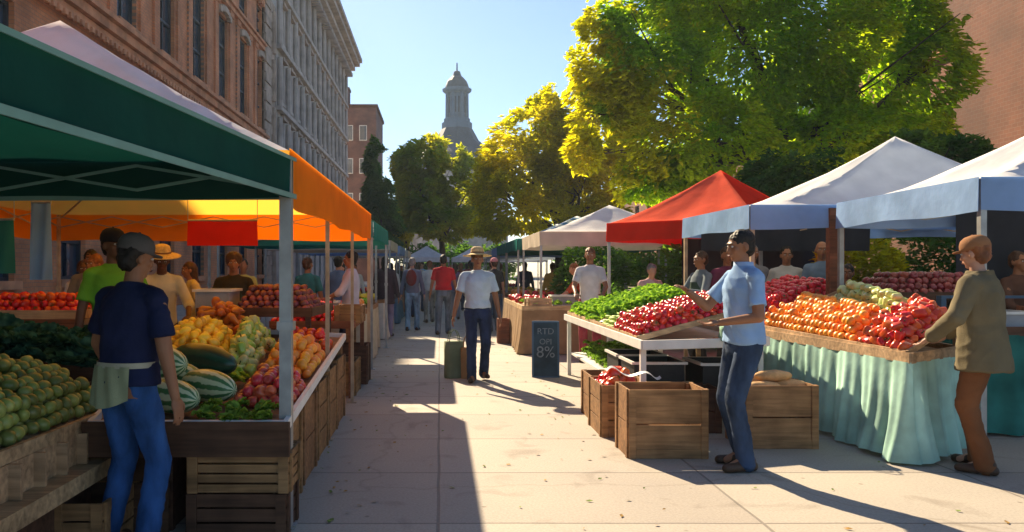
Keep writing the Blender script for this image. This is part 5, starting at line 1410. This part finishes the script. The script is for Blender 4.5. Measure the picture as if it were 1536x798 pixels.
# far crowd, each one dressed differently
rc = random.Random(4)
tops = [('white shirt', (.6, .6, .58)), ('navy jacket', (.03, .05, .12)), ('grey hoodie', (.25, .25, .26)), ('maroon sweater', (.2, .03, .04)), ('sky blue shirt', (.25, .42, .6)), ('beige coat', (.45, .37, .26)), ('black T-shirt', (.03, .03, .03)), ('pink blouse', (.6, .3, .32)), ('olive jacket', (.12, .14, .05)), ('yellow dress shirt', (.6, .46, .12))]
wh = [(-1.35, 22, 'beside the far left stalls'), (-.95, 25, 'past the light jeans'), (-.2, 27, 'ahead of red shirt'), (1.0, 26, 'near the far right stalls'), (-.7, 31, 'midway on the left'), (.4, 33, 'in the middle distance of the street'), (1.2, 31, 'close to the striped tents'), (-1.1, 36, 'deep in the street, left'), (.1, 38, 'deep in the street, centre'), (.9, 37, 'deep in the street, right'),
      (-.55, 43, 'at the far end, left'), (.6, 44, 'at the far end, centre'), (1.4, 42, 'at the far end, right'), (1.55, 24, 'at the striped tent counter'), (1.35, 28.5, 'at the white tent counter'), (2.2, 33, 'under the striped tent'), (-1.5, 28, 'at the left counters'), (-1.6, 33, 'beyond the left counters'), (-2.0, 16.2, 'behind the first left far table'), (2.9, 20.6, 'behind the far right table'), (-.3, 22.6, 'behind the red shirted man'), (.85, 21.5, 'right of the red shirted man'), (-1.0, 33.5, 'left of the path far away'), (.75, 29, 'right of the path far away'), (-.1, 31, 'in the path far away'), (-.75, 28.5, 'near the left stalls far away'), (.2, 41, 'before the street end tents'), (-1.1, 46, 'by the leftmost street end tent'), (1.0, 47, 'by the middle street end tent'), (2.0, 26.5, 'behind the third right table'), (-2.2, 20.5, 'behind the second left table'), (2.6, 24.5, 'inside the right stall row')]
for i, (x, y, where) in enumerate(wh):
    nm, cc = tops[i % 10]
    pre = ('a dark haired', 'a brown haired', 'an auburn haired')[i % 3]
    tr_c, tn = ((.05, .07, .14), 'dark jeans') if i % 2 else ((.3, .28, .25), 'pale trousers')
    person(f'{pre.split(" ", 1)[1]} figure in {nm} and {tn} {where}', x, y, rc.choice([0, 175, 190, 10, 160, -30]), 1.6 + rc.random() * .24, rc.choice(['skinM', 'skinL', 'skinD']), ('hairB', 'hairN', 'hairA')[i % 3], cc, tr_c,
           rc.choice(['short', 'long']), lod=2, feet=((.1, .08, 0), (-.1, -.1, 0)), group='distant market crowd', hairstyle=rc.choice(['short', 'long']))
import time
print('pre', time.process_time())
# ------------------------------------------------------------------ fruit: the ones that show largest are objects, the rest of a kind is one mass
def spawn(f):
    kd, p, r_, s_, lb, ct, gp, L = f
    return place(P[kd], NAMES.get(kd, kd), p, r_, s_, lb, ct, gp)
from mathutils.bvhtree import BVHTree
T0 = time.time()
tmp = [spawn(f) for f in FRUIT]
pm = MB(); pm.ell((0, 0, 0), (1, 1, 1), seg=8, n=5); prox = pm.mesh('proxy', []); PV = [v.co.copy() for v in prox.vertices]; PF = [tuple(p.vertices) for p in prox.polygons]; bpy.data.meshes.remove(prox)
bv = []; bf = []; own = []
for i, o in enumerate(tmp):
    me = o.data; key = me.name
    bb = o.bound_box; lo = V(bb[0]); hi = V(bb[6]); c0 = (lo + hi) / 2; hf = (hi - lo) / 2
    mtx = Matrix.LocRotScale(o.location, o.rotation_euler, o.scale); n0 = len(bv)
    for v in PV: bv.append(mtx @ (c0 + V((v.x * hf.x, v.y * hf.y, v.z * hf.z)) * .97))
    for f in PF: bf.append(tuple(n0 + k for k in f)); own.append(i)
tree_ = BVHTree.FromPolygons(bv, bf)
vis = [0] * len(tmp); cp = V((0, 0, HC))
for i, o in enumerate(tmp):
    c = o.location; bb = o.bound_box; r_ = min(bb[6][k] - bb[0][k] for k in range(3)) * o.scale[0] * .4
    d = (c - cp).normalized(); sx = d.cross(V((0, 0, 1))).normalized(); uz = sx.cross(d)
    for a, b in ((0, 0), (.8, 0), (-.8, 0), (0, .9), (.6, .6), (-.6, .6)):
        t = c + sx * a * r_ + uz * b * r_
        loc, n, fi, ds = tree_.ray_cast(cp, (t - cp).normalized())
        if fi is not None and own[fi] == i: vis[i] += 1
print('rays', time.time() - T0)
kinds = {}
for i, f in enumerate(FRUIT): kinds.setdefault(NAMES.get(f[0], f[0]), []).append(i)
CAP = 285
masses = {}; DEAD = []
for kd, L in kinds.items():
    def size(i): return -max(tmp[i].bound_box[6][k] - tmp[i].bound_box[0][k] for k in range(3)) * tmp[i].scale[0] / (tmp[i].location - cp).length
    seen = sorted([i for i in L if vis[i]], key=size); un = sorted([i for i in L if not vis[i]], key=lambda i: (-FRUIT[i][7], size(i)))
    keep = seen[:CAP]
    if len(seen) <= CAP: keep += un[:max(0, CAP - len(seen))]; rest = []
    else: rest = seen[CAP:] + [i for i in un if FRUIT[i][7] > 0][:200]
    ks = set(keep)
    if rest:
        import numpy as np
        cache = {}; VS = []; FL = []; LT = []; MI = []; mats = []; base = 0
        for i in rest:
            me = tmp[i].data
            if me.name not in cache:
                co_ = np.empty(len(me.vertices) * 3, 'f'); me.vertices.foreach_get('co', co_)
                li = np.empty(len(me.loops), 'i'); me.loops.foreach_get('vertex_index', li)
                lt = np.empty(len(me.polygons), 'i'); me.polygons.foreach_get('loop_total', lt)
                mi = np.empty(len(me.polygons), 'i'); me.polygons.foreach_get('material_index', mi)
                mp = []
                for m in me.materials:
                    if m not in mats: mats.append(m)
                    mp.append(mats.index(m))
                cache[me.name] = (co_.reshape(-1, 3), li, lt, np.array(mp)[mi])
            co_, li, lt, mi = cache[me.name]
            mtx = np.array(Matrix.LocRotScale(tmp[i].location, tmp[i].rotation_euler, tmp[i].scale))
            VS.append(co_ @ mtx[:3, :3].T + mtx[:3, 3]); FL.append(li + base); LT.append(lt); MI.append(mi); base += len(co_)
        VS = np.concatenate(VS); FL = np.concatenate(FL); LT = np.concatenate(LT); MI = np.concatenate(MI)
        me = bpy.data.meshes.new('mass'); me.vertices.add(len(VS)); me.vertices.foreach_set('co', VS.astype('f').ravel())
        me.loops.add(len(FL)); me.loops.foreach_set('vertex_index', FL.astype('i'))
        me.polygons.add(len(LT)); me.polygons.foreach_set('loop_start', np.concatenate(([0], np.cumsum(LT)[:-1])).astype('i'))
        for m in mats: me.materials.append(m)
        me.polygons.foreach_set('material_index', MI.astype('i')); me.polygons.foreach_set('use_smooth', np.ones(len(LT), bool)); me.update(calc_edges=True); me.validate()
        masses[kd] = me
    print(kd, len(L), len(seen), len(keep), len(rest))
    dead = [tmp[i] for i in L if i not in ks]
    DEAD += dead
bpy.data.batch_remove(DEAD)
for kd, me in masses.items():
    o = bpy.data.objects.new('distant_' + kd + '_heaps', me); COL.objects.link(o)
    tag(o, f'farther {kd.replace("_", " ")} heaps on the stalls', None, None, 'stuff')
# fallen leaves
r_ = random.Random(5); mb = MB()
for k in range(420):
    x = r_.choice([r_.gauss(-.7, .25), r_.gauss(1.3, .3), r_.uniform(-.8, 3.5)]); y = 3.5 + 22 * r_.random() ** 1.5; s_ = r_.uniform(.012, .03); a = r_.uniform(0, 6.3)
    u = V((math.cos(a), math.sin(a), 0)) * s_; w_ = V((-math.sin(a), math.cos(a), 0)) * s_ * .5; c = V((x, y, .006)); mb.mi = k % 2
    mb.poly([c - u, c + w_ + V((0, 0, .006)), c + u + V((0, 0, .004)), c - w_])
o = mb.build('fallen_leaves', [mat('dry_leaf', (.3, .17, .04), .9, .4, 40, 0), mat('green_scrap', (.14, .2, .04), .9, .4, 40, 0)]); tag(o, kind='stuff')
# ------------------------------------------------------------------ air
HAZE = .0006
mb = MB(); mb.bb(-60, 60, -12, 185, -1.2, 52)
hm = bpy.data.materials.new('haze'); hm.use_nodes = True; nt = hm.node_tree; nt.nodes.remove(nt.nodes['Principled BSDF'])
pv = nt.nodes.new('ShaderNodeVolumePrincipled'); pv.inputs['Density'].default_value = HAZE; pv.inputs['Color'].default_value = (.68, .84, 1, 1); pv.inputs['Anisotropy'].default_value = .25
nt.links.new(pv.outputs[0], nt.nodes['Material Output'].inputs['Volume'])
if HAZE:
    g = bpy.data.objects['ground']
    me = g.data
    for v in me.vertices: v.co.x *= .11; v.co.y = -11 + (v.co.y + 60) / 1060 * 195
    o = mb.build('haze', hm); tag(o, kind='stuff')
    sc.cycles.volume_step_rate = 10

print('done', time.process_time())
